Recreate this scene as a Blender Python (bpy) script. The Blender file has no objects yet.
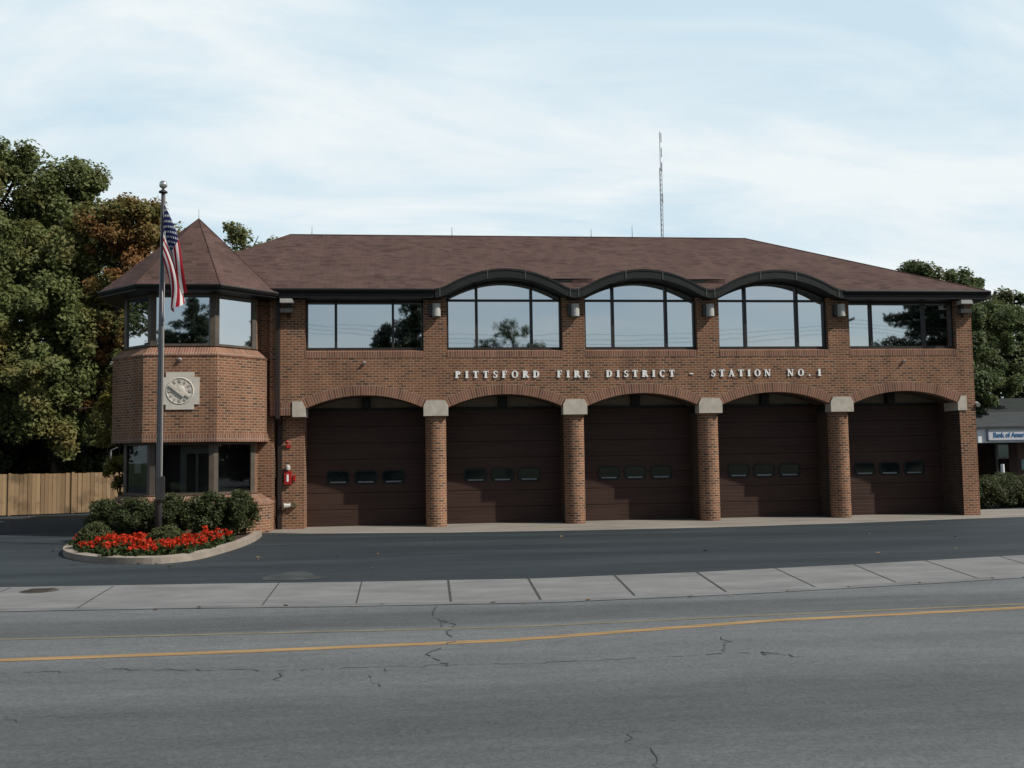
import bpy, bmesh, math, random
import numpy as np
from mathutils import Vector, Matrix
R = math.radians
rng = random.Random(7)
C = bpy.context.scene.collection
scene = bpy.context.scene

# ------------------------------------------------------------------ camera
cam_d = bpy.data.cameras.new("camera"); cam = bpy.data.objects.new("camera", cam_d); C.objects.link(cam)
scene.camera = cam
F_PX, PITCH, ROLL, YAW = 986.69, 0.07242, 0.01468, 0.10477
cam_d.sensor_width = 36.0; cam_d.sensor_fit = 'HORIZONTAL'; cam_d.lens = 36.0*F_PX/1024
cam_d.clip_end = 6000; cam_d.clip_start = 0.1
fw = Vector((math.sin(YAW)*math.cos(PITCH), math.cos(YAW)*math.cos(PITCH), math.sin(PITCH)))
r0 = Vector((math.cos(YAW), -math.sin(YAW), 0)); u0 = r0.cross(fw)
cr, sr = math.cos(ROLL), math.sin(ROLL)
right = r0*cr - u0*sr; up = u0*cr + r0*sr
m = Matrix((right, up, -fw)).transposed().to_4x4(); m.translation = Vector((3.427, -29.734, 2.109))
cam.matrix_world = m

# ------------------------------------------------------------------ sky, sun, exposure
SUN_EL, SUN_AZ = 44.0, 63.0            # azimuth measured from the facade's normal towards +X
to_sun = Vector((math.sin(R(SUN_AZ))*math.cos(R(SUN_EL)), -math.cos(R(SUN_AZ))*math.cos(R(SUN_EL)), math.sin(R(SUN_EL))))
world = bpy.data.worlds.new("World"); scene.world = world; world.use_nodes = True
nt = world.node_tree; nt.nodes.clear(); N = nt.nodes.new; L = nt.links.new
out = N('ShaderNodeOutputWorld'); bg = N('ShaderNodeBackground'); L(bg.outputs[0], out.inputs[0])
bg.inputs['Strength'].default_value = 0.06
sky = N('ShaderNodeTexSky'); sky.sky_type = 'NISHITA'; sky.sun_disc = False
sky.sun_elevation = R(SUN_EL); sky.sun_rotation = R(180-SUN_AZ); sky.dust_density = 1.2; sky.air_density = 1.0; sky.ozone_density = 1.2
tc = N('ShaderNodeTexCoord'); sep = N('ShaderNodeSeparateXYZ'); L(tc.outputs['Generated'], sep.inputs[0])
zc = N('ShaderNodeMath'); zc.operation = 'MAXIMUM'; zc.inputs[1].default_value = 0.0; L(sep.outputs[2], zc.inputs[0])
za = N('ShaderNodeMath'); za.operation = 'ADD'; za.inputs[1].default_value = 0.22; L(zc.outputs[0], za.inputs[0])
dx = N('ShaderNodeMath'); dx.operation = 'DIVIDE'; L(sep.outputs[0], dx.inputs[0]); L(za.outputs[0], dx.inputs[1])
dy = N('ShaderNodeMath'); dy.operation = 'DIVIDE'; L(sep.outputs[1], dy.inputs[0]); L(za.outputs[0], dy.inputs[1])
cmb = N('ShaderNodeCombineXYZ'); L(dx.outputs[0], cmb.inputs[0]); L(dy.outputs[0], cmb.inputs[1])
mp = N('ShaderNodeMapping'); mp.inputs['Scale'].default_value = (0.75, 1.5, 1); mp.inputs['Rotation'].default_value = (0, 0, R(-14)); mp.inputs['Location'].default_value = (0.6, 0.2, 0)
L(cmb.outputs[0], mp.inputs[0])
n1 = N('ShaderNodeTexNoise'); n1.inputs['Scale'].default_value = 1.7; n1.inputs['Detail'].default_value = 8; n1.inputs['Roughness'].default_value = 0.58; n1.inputs['Distortion'].default_value = 0.55
L(mp.outputs[0], n1.inputs['Vector'])
crp = N('ShaderNodeValToRGB'); crp.color_ramp.elements[0].position = 0.33; crp.color_ramp.elements[0].color = (0.86,)*3+(1,)
crp.color_ramp.elements[1].position = 0.62; crp.color_ramp.elements[1].color = (1.0,)*3+(1,)
L(n1.outputs['Fac'], crp.inputs[0])
mix = N('ShaderNodeMix'); mix.data_type = 'RGBA'; # thin bright cloud sheet to the north; thinned behind the street to lower the fill light
mrn = N('ShaderNodeMapRange'); mrn.interpolation_type = 'SMOOTHSTEP'; mrn.inputs[1].default_value = -0.15; mrn.inputs[2].default_value = 0.65; mrn.inputs[3].default_value = 0.27; L(sep.outputs[1], mrn.inputs[0])
mrz = N('ShaderNodeMapRange'); mrz.interpolation_type = 'SMOOTHSTEP'; mrz.inputs[1].default_value = 0.45; mrz.inputs[2].default_value = 0.85; mrz.inputs[3].default_value = 1.0; mrz.inputs[4].default_value = 0.15; L(sep.outputs[2], mrz.inputs[0])
mm1 = N('ShaderNodeMath'); mm1.operation = 'MULTIPLY'; L(mrn.outputs[0], mm1.inputs[0]); L(mrz.outputs[0], mm1.inputs[1])
mm2 = N('ShaderNodeMath'); mm2.operation = 'MULTIPLY'; L(crp.outputs[0], mm2.inputs[0]); L(mm1.outputs[0], mm2.inputs[1]); L(mm2.outputs[0], mix.inputs[0])
L(sky.outputs[0], mix.inputs[6]); crc = N('ShaderNodeValToRGB'); L(n1.outputs['Fac'], crc.inputs[0]); L(crc.outputs[0], mix.inputs[7])
crc.color_ramp.elements[0].position = 0.37; crc.color_ramp.elements[0].color = (11.4, 14.3, 16.0, 1)
crc.color_ramp.elements[1].position = 0.60; crc.color_ramp.elements[1].color = (14.4, 15.4, 15.8, 1)
L(mix.outputs[2], bg.inputs['Color'])

sun_d = bpy.data.lights.new("sun", 'SUN'); sun_d.energy = 4.4; sun_d.angle = R(0.6); sun_d.color = (1.0, 0.94, 0.86)
sun = bpy.data.objects.new("sun", sun_d); C.objects.link(sun); sun.rotation_euler = to_sun.to_track_quat('Z', 'Y').to_euler()
scene.view_settings.view_transform = 'Standard'; scene.view_settings.look = 'None'
scene.view_settings.exposure = 0.0; scene.view_settings.gamma = 1.0
scene.cycles.max_bounces = 6; scene.cycles.use_denoising = True

# ------------------------------------------------------------------ materials
MATS = {}
def mat(name, col, rough=0.8, metal=0.0, spec=0.3, noise=None, bump=None, coord='Object'):
    """noise = (scale xyz, amount, detail); bump = (scale, strength)"""
    mt = bpy.data.materials.new(name); mt.use_nodes = True; nt = mt.node_tree; b = nt.nodes['Principled BSDF']
    b.inputs['Roughness'].default_value = rough; b.inputs['Metallic'].default_value = metal
    b.inputs['Specular IOR Level'].default_value = spec
    b.inputs['Base Color'].default_value = (*col, 1)
    tcn = nt.nodes.new('ShaderNodeTexCoord')
    if noise:
        sc, amt, det = noise
        mpn = nt.nodes.new('ShaderNodeMapping'); mpn.inputs['Scale'].default_value = sc if isinstance(sc, tuple) else (sc, sc, sc)
        nt.links.new(tcn.outputs[coord], mpn.inputs[0])
        nn = nt.nodes.new('ShaderNodeTexNoise'); nn.inputs['Scale'].default_value = 1; nn.inputs['Detail'].default_value = det; nn.inputs['Roughness'].default_value = .6
        nt.links.new(mpn.outputs[0], nn.inputs['Vector'])
        rp = nt.nodes.new('ShaderNodeValToRGB'); rp.color_ramp.elements[0].position = .3; rp.color_ramp.elements[1].position = .7
        rp.color_ramp.elements[0].color = tuple(max(0, c*(1-amt)) for c in col)+(1,); rp.color_ramp.elements[1].color = tuple(c*(1+amt) for c in col)+(1,)
        nt.links.new(nn.outputs['Fac'], rp.inputs[0]); nt.links.new(rp.outputs[0], b.inputs['Base Color'])
    if bump:
        nb = nt.nodes.new('ShaderNodeTexNoise'); nb.inputs['Scale'].default_value = bump[0]; nb.inputs['Detail'].default_value = 4
        nt.links.new(tcn.outputs['Object'], nb.inputs['Vector'])
        bm_ = nt.nodes.new('ShaderNodeBump'); bm_.inputs['Strength'].default_value = bump[1]; bm_.inputs['Distance'].default_value = .02
        nt.links.new(nb.outputs['Fac'], bm_.inputs['Height']); nt.links.new(bm_.outputs[0], b.inputs['Normal'])
    MATS[name] = mt; return mt

def brick_mat(name, c1, c2, mort, bw=.205, bh=.075, ms=.0125, offs=.5, dark=(.05, .032, .028), darkamt=.5, wear=.22):
    mt = bpy.data.materials.new(name); mt.use_nodes = True; nt = mt.node_tree; b = nt.nodes['Principled BSDF']; b.inputs['Roughness'].default_value = .88
    b.inputs['Specular IOR Level'].default_value = .15
    n = nt.nodes.new; l = nt.links.new
    uv = n('ShaderNodeUVMap'); br = n('ShaderNodeTexBrick'); l(uv.outputs[0], br.inputs['Vector'])
    br.offset = offs; br.inputs['Scale'].default_value = 1; br.inputs['Brick Width'].default_value = bw; br.inputs['Row Height'].default_value = bh
    br.inputs['Mortar Size'].default_value = ms; br.inputs['Mortar Smooth'].default_value = .15; br.inputs['Bias'].default_value = -.1
    br.inputs['Color1'].default_value = (*c1, 1); br.inputs['Color2'].default_value = (*c2, 1); br.inputs['Mortar'].default_value = (*mort, 1)
    # a second, random-per-cell pass picks out dark burnt bricks
    br2 = n('ShaderNodeTexBrick'); l(uv.outputs[0], br2.inputs['Vector']); br2.offset = offs
    for k, v in (('Scale', 1), ('Brick Width', bw), ('Row Height', bh), ('Mortar Size', ms), ('Bias', 0.0)): br2.inputs[k].default_value = v
    br2.inputs['Color1'].default_value = (0, 0, 0, 1); br2.inputs['Color2'].default_value = (1, 1, 1, 1); br2.inputs['Mortar'].default_value = (0, 0, 0, 1)
    rp = n('ShaderNodeValToRGB'); rp.color_ramp.elements[0].position = .80; rp.color_ramp.elements[1].position = .93
    rp.color_ramp.elements[1].color = (darkamt,)*3+(1,); l(br2.outputs['Color'], rp.inputs[0])
    mx = n('ShaderNodeMix'); mx.data_type = 'RGBA'; l(rp.outputs[0], mx.inputs[0]); l(br.outputs['Color'], mx.inputs[6]); mx.inputs[7].default_value = (*dark, 1)
    tcn = n('ShaderNodeTexCoord'); nn = n('ShaderNodeTexNoise'); nn.inputs['Scale'].default_value = .7; nn.inputs['Detail'].default_value = 7; nn.inputs['Roughness'].default_value = .7
    l(tcn.outputs['Object'], nn.inputs['Vector'])
    r2 = n('ShaderNodeValToRGB'); r2.color_ramp.elements[0].position = .32; r2.color_ramp.elements[1].position = .68
    r2.color_ramp.elements[0].color = (1-wear,)*3+(1,); r2.color_ramp.elements[1].color = (1+wear*.6,)*3+(1,); l(nn.outputs['Fac'], r2.inputs[0])
    mu = n('ShaderNodeMix'); mu.data_type = 'RGBA'; mu.blend_type = 'MULTIPLY'; mu.inputs[0].default_value = 1
    l(mx.outputs[2], mu.inputs[6]); l(r2.outputs[0], mu.inputs[7]); l(mu.outputs[2], b.inputs['Base Color'])
    # rain streaks and grime running down the wall
    ms_ = n('ShaderNodeMapping'); ms_.inputs['Scale'].default_value = (2.6, 2.6, .22); l(tcn.outputs['Object'], ms_.inputs[0])
    ns = n('ShaderNodeTexNoise'); ns.inputs['Scale'].default_value = 1; ns.inputs['Detail'].default_value = 5; l(ms_.outputs[0], ns.inputs['Vector'])
    r3 = n('ShaderNodeValToRGB'); r3.color_ramp.elements[0].position = .34; r3.color_ramp.elements[1].position = .6; r3.color_ramp.elements[0].color = (.74, .74, .75, 1); l(ns.outputs['Fac'], r3.inputs[0])
    m4 = n('ShaderNodeMix'); m4.data_type = 'RGBA'; m4.blend_type = 'MULTIPLY'; m4.inputs[0].default_value = .8; l(mu.outputs[2], m4.inputs[6]); l(r3.outputs[0], m4.inputs[7]); l(m4.outputs[2], b.inputs['Base Color'])
    bp = n('ShaderNodeBump'); bp.inputs['Strength'].default_value = .5; bp.inputs['Distance'].default_value = .01; bp.invert = True
    l(br.outputs['Fac'], bp.inputs['Height']); l(bp.outputs[0], b.inputs['Normal'])
    MATS[name] = mt; return mt

BRICK = brick_mat('red brick', (.262, .110, .059), (.146, .065, .040), (.325, .248, .170))
SOLD = brick_mat('soldier brick', (.26, .117, .074), (.175, .078, .051), (.315, .245, .182), bw=.30, bh=.075, offs=0, darkamt=.25)
JAMB = brick_mat('dark jamb brick', (.075, .046, .034), (.045, .032, .026), (.10, .082, .066))  # darker brick mix for the jambs and arch soffits
SHING = brick_mat('brown asphalt shingle', (.114, .070, .060), (.092, .057, .050), (.072, .047, .042), bw=.32, bh=.14, ms=.008, dark=(.06, .036, .032), darkamt=.6, wear=.2)
TRIM = mat('dark bronze trim', (.009, .009, .0085), .5, 0, .3, noise=(3, .25, 3))
COPPER = mat('dark green eyebrow fascia', (.014, .018, .016), .55, 0, .3, noise=((1.5, 1.5, 4), .25, 4))
SEAM = mat('pale seam metal', (.09, .095, .085), .5)
FRAME = mat('bronze window frame', (.030, .026, .023), .45, 0, .35, noise=(4, .15, 2))
FRAME2 = mat('brown window post', (.085, .070, .055), .55, 0, .3, noise=(3, .2, 2))
SOFFIT = mat('dark soffit', (.06, .052, .045), .8, noise=(2, .2, 2))
STONE = mat('limestone', (.47, .43, .36), .85, noise=(5, .16, 6), bump=(30, .15))
CLOCKST = mat('pale cast stone', (.56, .52, .45), .8, noise=(4, .1, 5), bump=(25, .1))
DOOR = mat('brown steel door', (.052, .029, .0225), .55, 0, .2, noise=((.6, 1, 5), .16, 5))
DOORB = mat('black rubber gasket', (.012, .012, .012), .6)
TYMP = mat('tan header panel', (.19, .150, .112), .75, noise=(2, .12, 3))
WHITE = mat('white painted letter', (.84, .85, .82), .5, noise=(6, .04, 2))
REDP = mat('red enamel', (.36, .014, .012), .4, 0, .5, noise=(8, .1, 2))
GREYM = mat('pale grey lamp housing', (.40, .395, .37), .5, .0, .4, noise=(5, .1, 3))
DARKM = mat('dark grey metal', (.05, .05, .05), .5, .3, .4, noise=(5, .15, 2))
ALU = mat('weathered aluminium', (.105, .105, .112), .42, .55, .5, noise=((8, 8, 1), .12, 3))
STEEL = mat('galvanised steel', (.30, .31, .33), .5, .6, .4, noise=(3, .15, 2))

def glass_mirror():
    mt = bpy.data.materials.new('reflective window glass'); mt.use_nodes = True; nt = mt.node_tree; b = nt.nodes['Principled BSDF']
    b.inputs['Base Color'].default_value = (.74, .765, .77, 1); b.inputs['Metallic'].default_value = 1; b.inputs['Roughness'].default_value = .02
    t = nt.nodes.new('ShaderNodeTexCoord'); nn = nt.nodes.new('ShaderNodeTexNoise'); nn.inputs['Scale'].default_value = .9; nn.inputs['Detail'].default_value = 1
    nt.links.new(t.outputs['Object'], nn.inputs['Vector']); bp = nt.nodes.new('ShaderNodeBump'); bp.inputs['Strength'].default_value = .018; bp.inputs['Distance'].default_value = .1
    nt.links.new(nn.outputs['Fac'], bp.inputs['Height']); nt.links.new(bp.outputs[0], b.inputs['Normal']); return mt
MIRROR = glass_mirror()
def glass_clear():
    mt = bpy.data.materials.new('tinted ground floor glass'); mt.use_nodes = True; nt = mt.node_tree; nt.nodes.clear()
    o = nt.nodes.new('ShaderNodeOutputMaterial'); mx = nt.nodes.new('ShaderNodeMixShader'); tr = nt.nodes.new('ShaderNodeBsdfTransparent'); gl = nt.nodes.new('ShaderNodeBsdfGlossy')
    tr.inputs[0].default_value = (.72, .75, .74, 1); gl.inputs[0].default_value = (.55, .6, .62, 1); gl.inputs['Roughness'].default_value = .02
    fr = nt.nodes.new('ShaderNodeFresnel'); fr.inputs[0].default_value = 1.9
    nt.links.new(fr.outputs[0], mx.inputs[0]); nt.links.new(tr.outputs[0], mx.inputs[1]); nt.links.new(gl.outputs[0], mx.inputs[2]); nt.links.new(mx.outputs[0], o.inputs[0]); return mt
CLEAR = glass_clear()
GLINT = mat('sky glint strip', (.16, .18, .18), .25, 0, .6)
DGLASS = mat('dark door glass', (.008, .012, .014), .05, 0, .6)

def leaf_mat(name, c1, c2, c3=None, patch=.25, c3pos=.6, trans=.42):
    mt = bpy.data.materials.new(name); mt.use_nodes = True; nt = mt.node_tree; b = nt.nodes['Principled BSDF']; n = nt.nodes.new; l = nt.links.new
    b.inputs['Roughness'].default_value = .6; b.inputs['Specular IOR Level'].default_value = .25
    g = n('ShaderNodeNewGeometry'); rp = n('ShaderNodeValToRGB'); rp.color_ramp.elements[0].color = (*c1, 1); rp.color_ramp.elements[1].color = (*c2, 1)
    l(g.outputs['Random Per Island'], rp.inputs[0]); col = rp.outputs[0]
    if c3:
        t = n('ShaderNodeTexCoord'); nn = n('ShaderNodeTexNoise'); nn.inputs['Scale'].default_value = patch; nn.inputs['Detail'].default_value = 4
        l(t.outputs['Object'], nn.inputs['Vector']); r2 = n('ShaderNodeValToRGB'); r2.color_ramp.elements[0].position = c3pos-.08; r2.color_ramp.elements[1].position = c3pos+.08
        l(nn.outputs['Fac'], r2.inputs[0]); mx = n('ShaderNodeMix'); mx.data_type = 'RGBA'; l(r2.outputs[0], mx.inputs[0]); l(col, mx.inputs[6]); mx.inputs[7].default_value = (*c3, 1); col = mx.outputs[2]
    l(col, b.inputs['Base Color'])
    o = nt.nodes['Material Output']; tr = n('ShaderNodeBsdfTranslucent'); l(col, tr.inputs[0]); ms = n('ShaderNodeMixShader'); ms.inputs[0].default_value = trans
    l(b.outputs[0], ms.inputs[1]); l(tr.outputs[0], ms.inputs[2]); l(ms.outputs[0], o.inputs[0]); return mt
BARK = mat('bark', (.085, .065, .05), .9, noise=((6, 6, 1), .35, 4), bump=(12, .6))

# ------------------------------------------------------------------ mesh helpers
WORLD = {}
def tag(o, label=None, cat=None, group=None, kind=None):
    if label: o['label'] = label
    if cat: o['category'] = cat
    if group: o['group'] = group
    if kind: o['kind'] = kind
    return o
def thing(name, loc, label, cat, group=None):
    o = bpy.data.objects.new(name, None); C.objects.link(o); o.location = loc; o.empty_display_size = .3
    WORLD[o] = Vector(loc); return tag(o, label, cat, group)
class MB:
    def __init__(s): s.v = []; s.f = []; s.uv = []; s.mi = []
    def poly(s, pts, mi=0, rot=False, uv=None):
        pts = [Vector(p) for p in pts]; i0 = len(s.v); s.v += pts; s.f.append(tuple(range(i0, i0+len(pts)))); s.mi.append(mi)
        if uv is None:
            n = Vector((0, 0, 0))
            for a in range(len(pts)):
                p, q = pts[a], pts[(a+1) % len(pts)]; n += Vector(((p.y-q.y)*(p.z+q.z), (p.z-q.z)*(p.x+q.x), (p.x-q.x)*(p.y+q.y)))
            n = n.normalized() if n.length > 1e-12 else Vector((0, 0, 1))
            if abs(n.z) < .93:
                t = Vector((-n.y, n.x, 0)).normalized(); k = math.sqrt(1-n.z*n.z); uv = [(p.dot(t), p.z/k) for p in pts]
            else: uv = [(p.x, p.y) for p in pts]
        if rot: uv = [(b, a) for a, b in uv]
        s.uv.append(list(uv)); return s
    def box(s, x0, x1, y0, y1, z0, z1, mi=0, rot=False):
        a = [(x0, y0), (x1, y0), (x1, y1), (x0, y1)]
        return s.prism(a, z0, z1, mi, rot)
    def prism(s, a, z0, z1, mi=0, rot=False):
        n = len(a)
        for i in range(n):
            p, q = a[i], a[(i+1) % n]; s.poly([(p[0], p[1], z0), (q[0], q[1], z0), (q[0], q[1], z1), (p[0], p[1], z1)], mi, rot)
        s.poly([(p[0], p[1], z1) for p in a], mi); s.poly([(p[0], p[1], z0) for p in reversed(a)], mi); return s
    def slab(s, pts, y0, y1, mi=0, rot=False):
        """polygon in XZ (counter-clockwise seen from -Y), extruded from y0 (front) to y1"""
        n = len(pts); s.poly([(x, y0, z) for x, z in pts], mi, rot); s.poly([(x, y1, z) for x, z in reversed(pts)], mi, rot)
        for i in range(n):
            p, q = pts[i], pts[(i+1) % n]; s.poly([(p[0], y0, p[1]), (p[0], y1, p[1]), (q[0], y1, q[1]), (q[0], y0, q[1])], mi)
        return s
    def tube(s, path, rad, n=8, mi=0, cap=True):
        path = [Vector(p) for p in path]; rs = rad if isinstance(rad, (list, tuple)) else [rad]*len(path); rings = []
        for i, p in enumerate(path):
            d = (path[min(i+1, len(path)-1)]-path[max(i-1, 0)]).normalized(); a = d.orthogonal().normalized() if i == 0 else (a-d*a.dot(d)).normalized(); b = d.cross(a)
            rings.append([p+(a*math.cos(2*math.pi*k/n)+b*math.sin(2*math.pi*k/n))*rs[i] for k in range(n)])
        ln = 0
        for i in range(len(rings)-1):
            l2 = ln+(path[i+1]-path[i]).length
            for k in range(n):
                k2 = (k+1) % n; s.poly([rings[i][k], rings[i][k2], rings[i+1][k2], rings[i+1][k]], mi, uv=[(k*.1, ln), (k*.1+.1, ln), (k*.1+.1, l2), (k*.1, l2)])
            ln = l2
        if cap: s.poly(list(reversed(rings[0])), mi); s.poly(rings[-1], mi)
        return s
    def lathe(s, prof, cx, cy, n=24, mi=0, a0=0, a1=2*math.pi):
        """prof: list of (r, z); UVs in metres round the drum"""
        rm = max(r for r, z in prof)
        for i in range(len(prof)-1):
            (ra, za_), (rb, zb_) = prof[i], prof[i+1]
            for k in range(n):
                t0 = a0+(a1-a0)*k/n; t1 = a0+(a1-a0)*(k+1)/n
                P = lambda r, t, z: (cx+r*math.cos(t), cy+r*math.sin(t), z)
                pts = [P(ra, t0, za_), P(ra, t1, za_), P(rb, t1, zb_), P(rb, t0, zb_)]
                uv = [(t0*rm, za_), (t1*rm, za_), (t1*rm, zb_), (t0*rm, zb_)]
                if ra < 1e-6: pts.pop(0); uv.pop(0)
                elif rb < 1e-6: pts.pop(2); uv.pop(2)
                s.poly(pts, mi, uv=uv)
        return s
    def build(s, name, mats, parent=None, smooth=False, loc=None, weld=False):
        o0 = Vector(loc) if loc is not None else (WORLD[parent] if parent else Vector((0, 0, 0)))
        me = bpy.data.meshes.new(name); me.from_pydata([tuple(p-o0) for p in s.v], [], s.f)
        ul = me.uv_layers.new(name='UVMap'); flat = [c for f in s.uv for uv in f for c in uv]; ul.data.foreach_set('uv', flat)
        for mt in (mats if isinstance(mats, (list, tuple)) else [mats]): me.materials.append(mt)
        me.polygons.foreach_set('material_index', s.mi)
        if weld or smooth:
            bm = bmesh.new(); bm.from_mesh(me); bmesh.ops.remove_doubles(bm, verts=bm.verts, dist=1e-4); bm.to_mesh(me); bm.free()
        if smooth: me.polygons.foreach_set('use_smooth', [True]*len(me.polygons))
        me.update()
        o = bpy.data.objects.new(name, me); C.objects.link(o)
        if parent: o.parent = parent; o.location = o0-WORLD[parent]
        else: o.location = o0
        WORLD[o] = o0; return o
def soft_edges(o, w=.008):
    md = o.modifiers.new('bevel', 'BEVEL'); md.width = w; md.segments = 2; md.limit_method = 'ANGLE'; md.angle_limit = R(35)
    return o

# ================================================================== GROUND
def structure(o): o['kind'] = 'structure'; return o
def sheet(name, pts, z, m_):
    b = MB(); b.poly([(x, y, z) for x, y in pts]); return structure(b.build(name, m_))
def strip(name, lower, upper, z, m_):
    b = MB()
    for i in range(len(lower)-1):
        b.poly([(*lower[i], z), (*lower[i+1], z), (*upper[i+1], z), (*upper[i], z)])
    return structure(b.build(name, m_))
GRASS = mat('rough grass', (.055, .075, .03), .9, noise=(1.5, .4, 6))
sheet('ground', [(-900, -700), (900, -700), (900, 1500), (-900, 1500)], -0.03, GRASS)

def asphalt_mat(name, base, dark, lite, bands=True, rough=.85):
    mt = bpy.data.materials.new(name); mt.use_nodes = True; nt = mt.node_tree; b = nt.nodes['Principled BSDF']; n = nt.nodes.new; l = nt.links.new
    b.inputs['Roughness'].default_value = rough; b.inputs['Specular IOR Level'].default_value = .25
    t = n('ShaderNodeTexCoord')
    def noise(scale, detail, ro=.6):
        mp = n('ShaderNodeMapping'); mp.inputs['Scale'].default_value = scale; l(t.outputs['Object'], mp.inputs[0])
        nn = n('ShaderNodeTexNoise'); nn.inputs['Scale'].default_value = 1; nn.inputs['Detail'].default_value = detail; nn.inputs['Roughness'].default_value = ro
        l(mp.outputs[0], nn.inputs['Vector']); return nn.outputs['Fac']
    def ramp(f, stops):
        rp = n('ShaderNodeValToRGB'); e = rp.color_ramp.elements
        e[0].position, e[0].color = stops[0][0], (*stops[0][1], 1); e[1].position, e[1].color = stops[-1][0], (*stops[-1][1], 1)
        for p, c in stops[1:-1]: x = e.new(p); x.color = (*c, 1)
        l(f, rp.inputs[0]); return rp.outputs[0]
    def mul(a, b_):
        mx = n('ShaderNodeMix'); mx.data_type = 'RGBA'; mx.blend_type = 'MULTIPLY'; mx.inputs[0].default_value = 1; l(a, mx.inputs[6]); l(b_, mx.inputs[7]); return mx.outputs[2]
    col = ramp(noise((.10, .75, 1), 7, .65), [(.30, dark), (.48, base), (.70, lite)])
    g = lambda v: (v, v, v)
    col = mul(col, ramp(noise((28, 28, 28), 4, .8), [(.28, g(.62)), (.72, g(1.36))]))          # aggregate grain
    col = mul(col, ramp(noise((.8, 3.5, 1), 6, .75), [(.28, g(.84)), (.7, g(1.12))]))          # blotches pulled along the traffic
    col = mul(col, ramp(noise((2.2, 2.8, 1), 7, .8), [(.27, g(.72)), (.40, g(.98)), (.66, g(1.03)), (.75, g(1.25))]))       # stains, scuffs and pale grit
    if bands:                                                                                 # worn and patched lanes running along the road
        sp = n('ShaderNodeSeparateXYZ'); l(t.outputs['Object'], sp.inputs[0])
        wob = n('ShaderNodeMath'); wob.operation = 'MULTIPLY_ADD'; l(noise((.05, .05, 1), 3), wob.inputs[0]); wob.inputs[1].default_value = .9; l(sp.outputs[1], wob.inputs[2])
        mr = n('ShaderNodeMapRange'); mr.inputs[1].default_value = -28; mr.inputs[2].default_value = -13; l(wob.outputs[0], mr.inputs[0])
        f = lambda y: (y+.45+28)/15
        col = mul(col, ramp(mr.outputs[0], [(0, g(1.06)), (f(-23.4), g(1.0)), (f(-22.2), g(.80)), (f(-21), g(.76)), (f(-20.2), g(.98)), (f(-18), g(1.12)), (f(-17.1), g(1.08)), (f(-16.9), g(.82)), (f(-15.9), g(.84)), (f(-15.6), g(1.12)), (1, g(1.2))]))
    l(col, b.inputs['Base Color'])
    bp = n('ShaderNodeBump'); bp.inputs['Strength'].default_value = .25; bp.inputs['Distance'].default_value = .01; l(noise((60, 60, 60), 3), bp.inputs['Height']); l(bp.outputs[0], b.inputs['Normal'])
    return mt
ROADM = asphalt_mat('worn grey asphalt', (.112, .121, .125), (.093, .101, .105), (.133, .142, .145))
APRONM = asphalt_mat('sealed dark asphalt', (.028, .038, .044), (.019, .027, .032), (.050, .062, .068), bands=False, rough=.75)
CONC = mat('sidewalk concrete', (.185, .190, .186), .9, noise=((.8, 1.6, .9), .24, 9), bump=(40, .2))
CONC2 = mat('threshold concrete', (.235, .215, .185), .9, noise=((.5, 2, 2), .25, 8), bump=(40, .2))
KERBM = mat('weathered kerb concrete', (.29, .25, .205), .9, noise=(2.5, .2, 7), bump=(30, .3))
YELLOW = mat('worn yellow road paint', (.29, .190, .085), .8, noise=((1.2, 9, 1), .35, 6))
YELLOW2 = mat('faded yellow road paint', (.165, .15, .10), .85, noise=((1.5, 9, 1), .35, 6))
JOINT = mat('dark joint', (.055, .055, .052), .95, noise=(6, .3, 3))
TAR = mat('open road crack', (.060, .064, .066), .95, noise=(10, .3, 3))

far = [(-60, -10.6), (-30, -11.1), (-12, -11.6), (-3.56, -11.9), (0, -12.2), (2.4, -12.5), (5.5, -12.72), (8.5, -12.46), (11.8, -11.92), (15.5, -11.17), (22, -9.7), (40, -5), (80, 8)]
near = [(x*1.0-.0, y-2.55) for x, y in far]
strip('road', [(-400, -33), (400, -33)], [(-400, -12.7), (400, -12.7)], -0.02, ROADM)
strip('road_bend', [(15, -14.6), (40, -14), (80, -14)], [(15, -9), (40, -4), (80, 9)], -0.016, ROADM)
strip('apron', [(x, y+.05) for x, y in far], [(x, 30) for x, y in far], -0.004, APRONM)
strip('sidewalk', near, far, 0.0, CONC)
# flush kerb lip between sidewalk and road
b = MB()
for i in range(len(near)-1):
    (x0, y0), (x1, y1) = near[i], near[i+1]
    b.poly([(x0, y0-.16, -.012), (x1, y1-.16, -.012), (x1, y1, .004), (x0, y0, .004)])
structure(b.build('kerb', mat('dirty kerb', (.15, .155, .155), .9, noise=((1, 4, 4), .25, 6))))
b = MB()
for (x0, y0), (x1, y1) in [((-3.3, -12.05), (-3.1, -14.5)), ((-1.57, -12.2), (-1.36, -14.7)), ((1.21, -12.4), (1.3, -14.95)), ((2.61, -12.5), (2.65, -15.05)), ((4.08, -12.6), (4.02, -15.15)), ((5.45, -12.7), (5.33, -15.22)), ((6.98, -12.58), (6.76, -15.1)), ((8.49, -12.45), (8.2, -14.98)), ((10.02, -12.2), (9.7, -14.75)), ((11.63, -11.94), (11.15, -14.5)), ((13.18, -11.66), (12.65, -14.3)), ((14.92, -11.3), (14.26, -13.95)), ((16.6, -10.9), (15.9, -13.55))]:
    w = .02 if x0 < 3 or x0 > 9 else .035
    b.poly([(x1-w/2, y1, .005), (x1+w/2, y1, .005), (x0+w/2, y0, .005), (x0-w/2, y0, .005)])
structure(b.build('sidewalk_joint', JOINT))
ys = [(-40, -18.5), (-12, -18.42), (-1, -18.35), (1.72, -18.33), (4.59, -18.2), (7.87, -17.5), (11.6, -17.14), (20, -16.6), (45, -14.9)]
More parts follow.
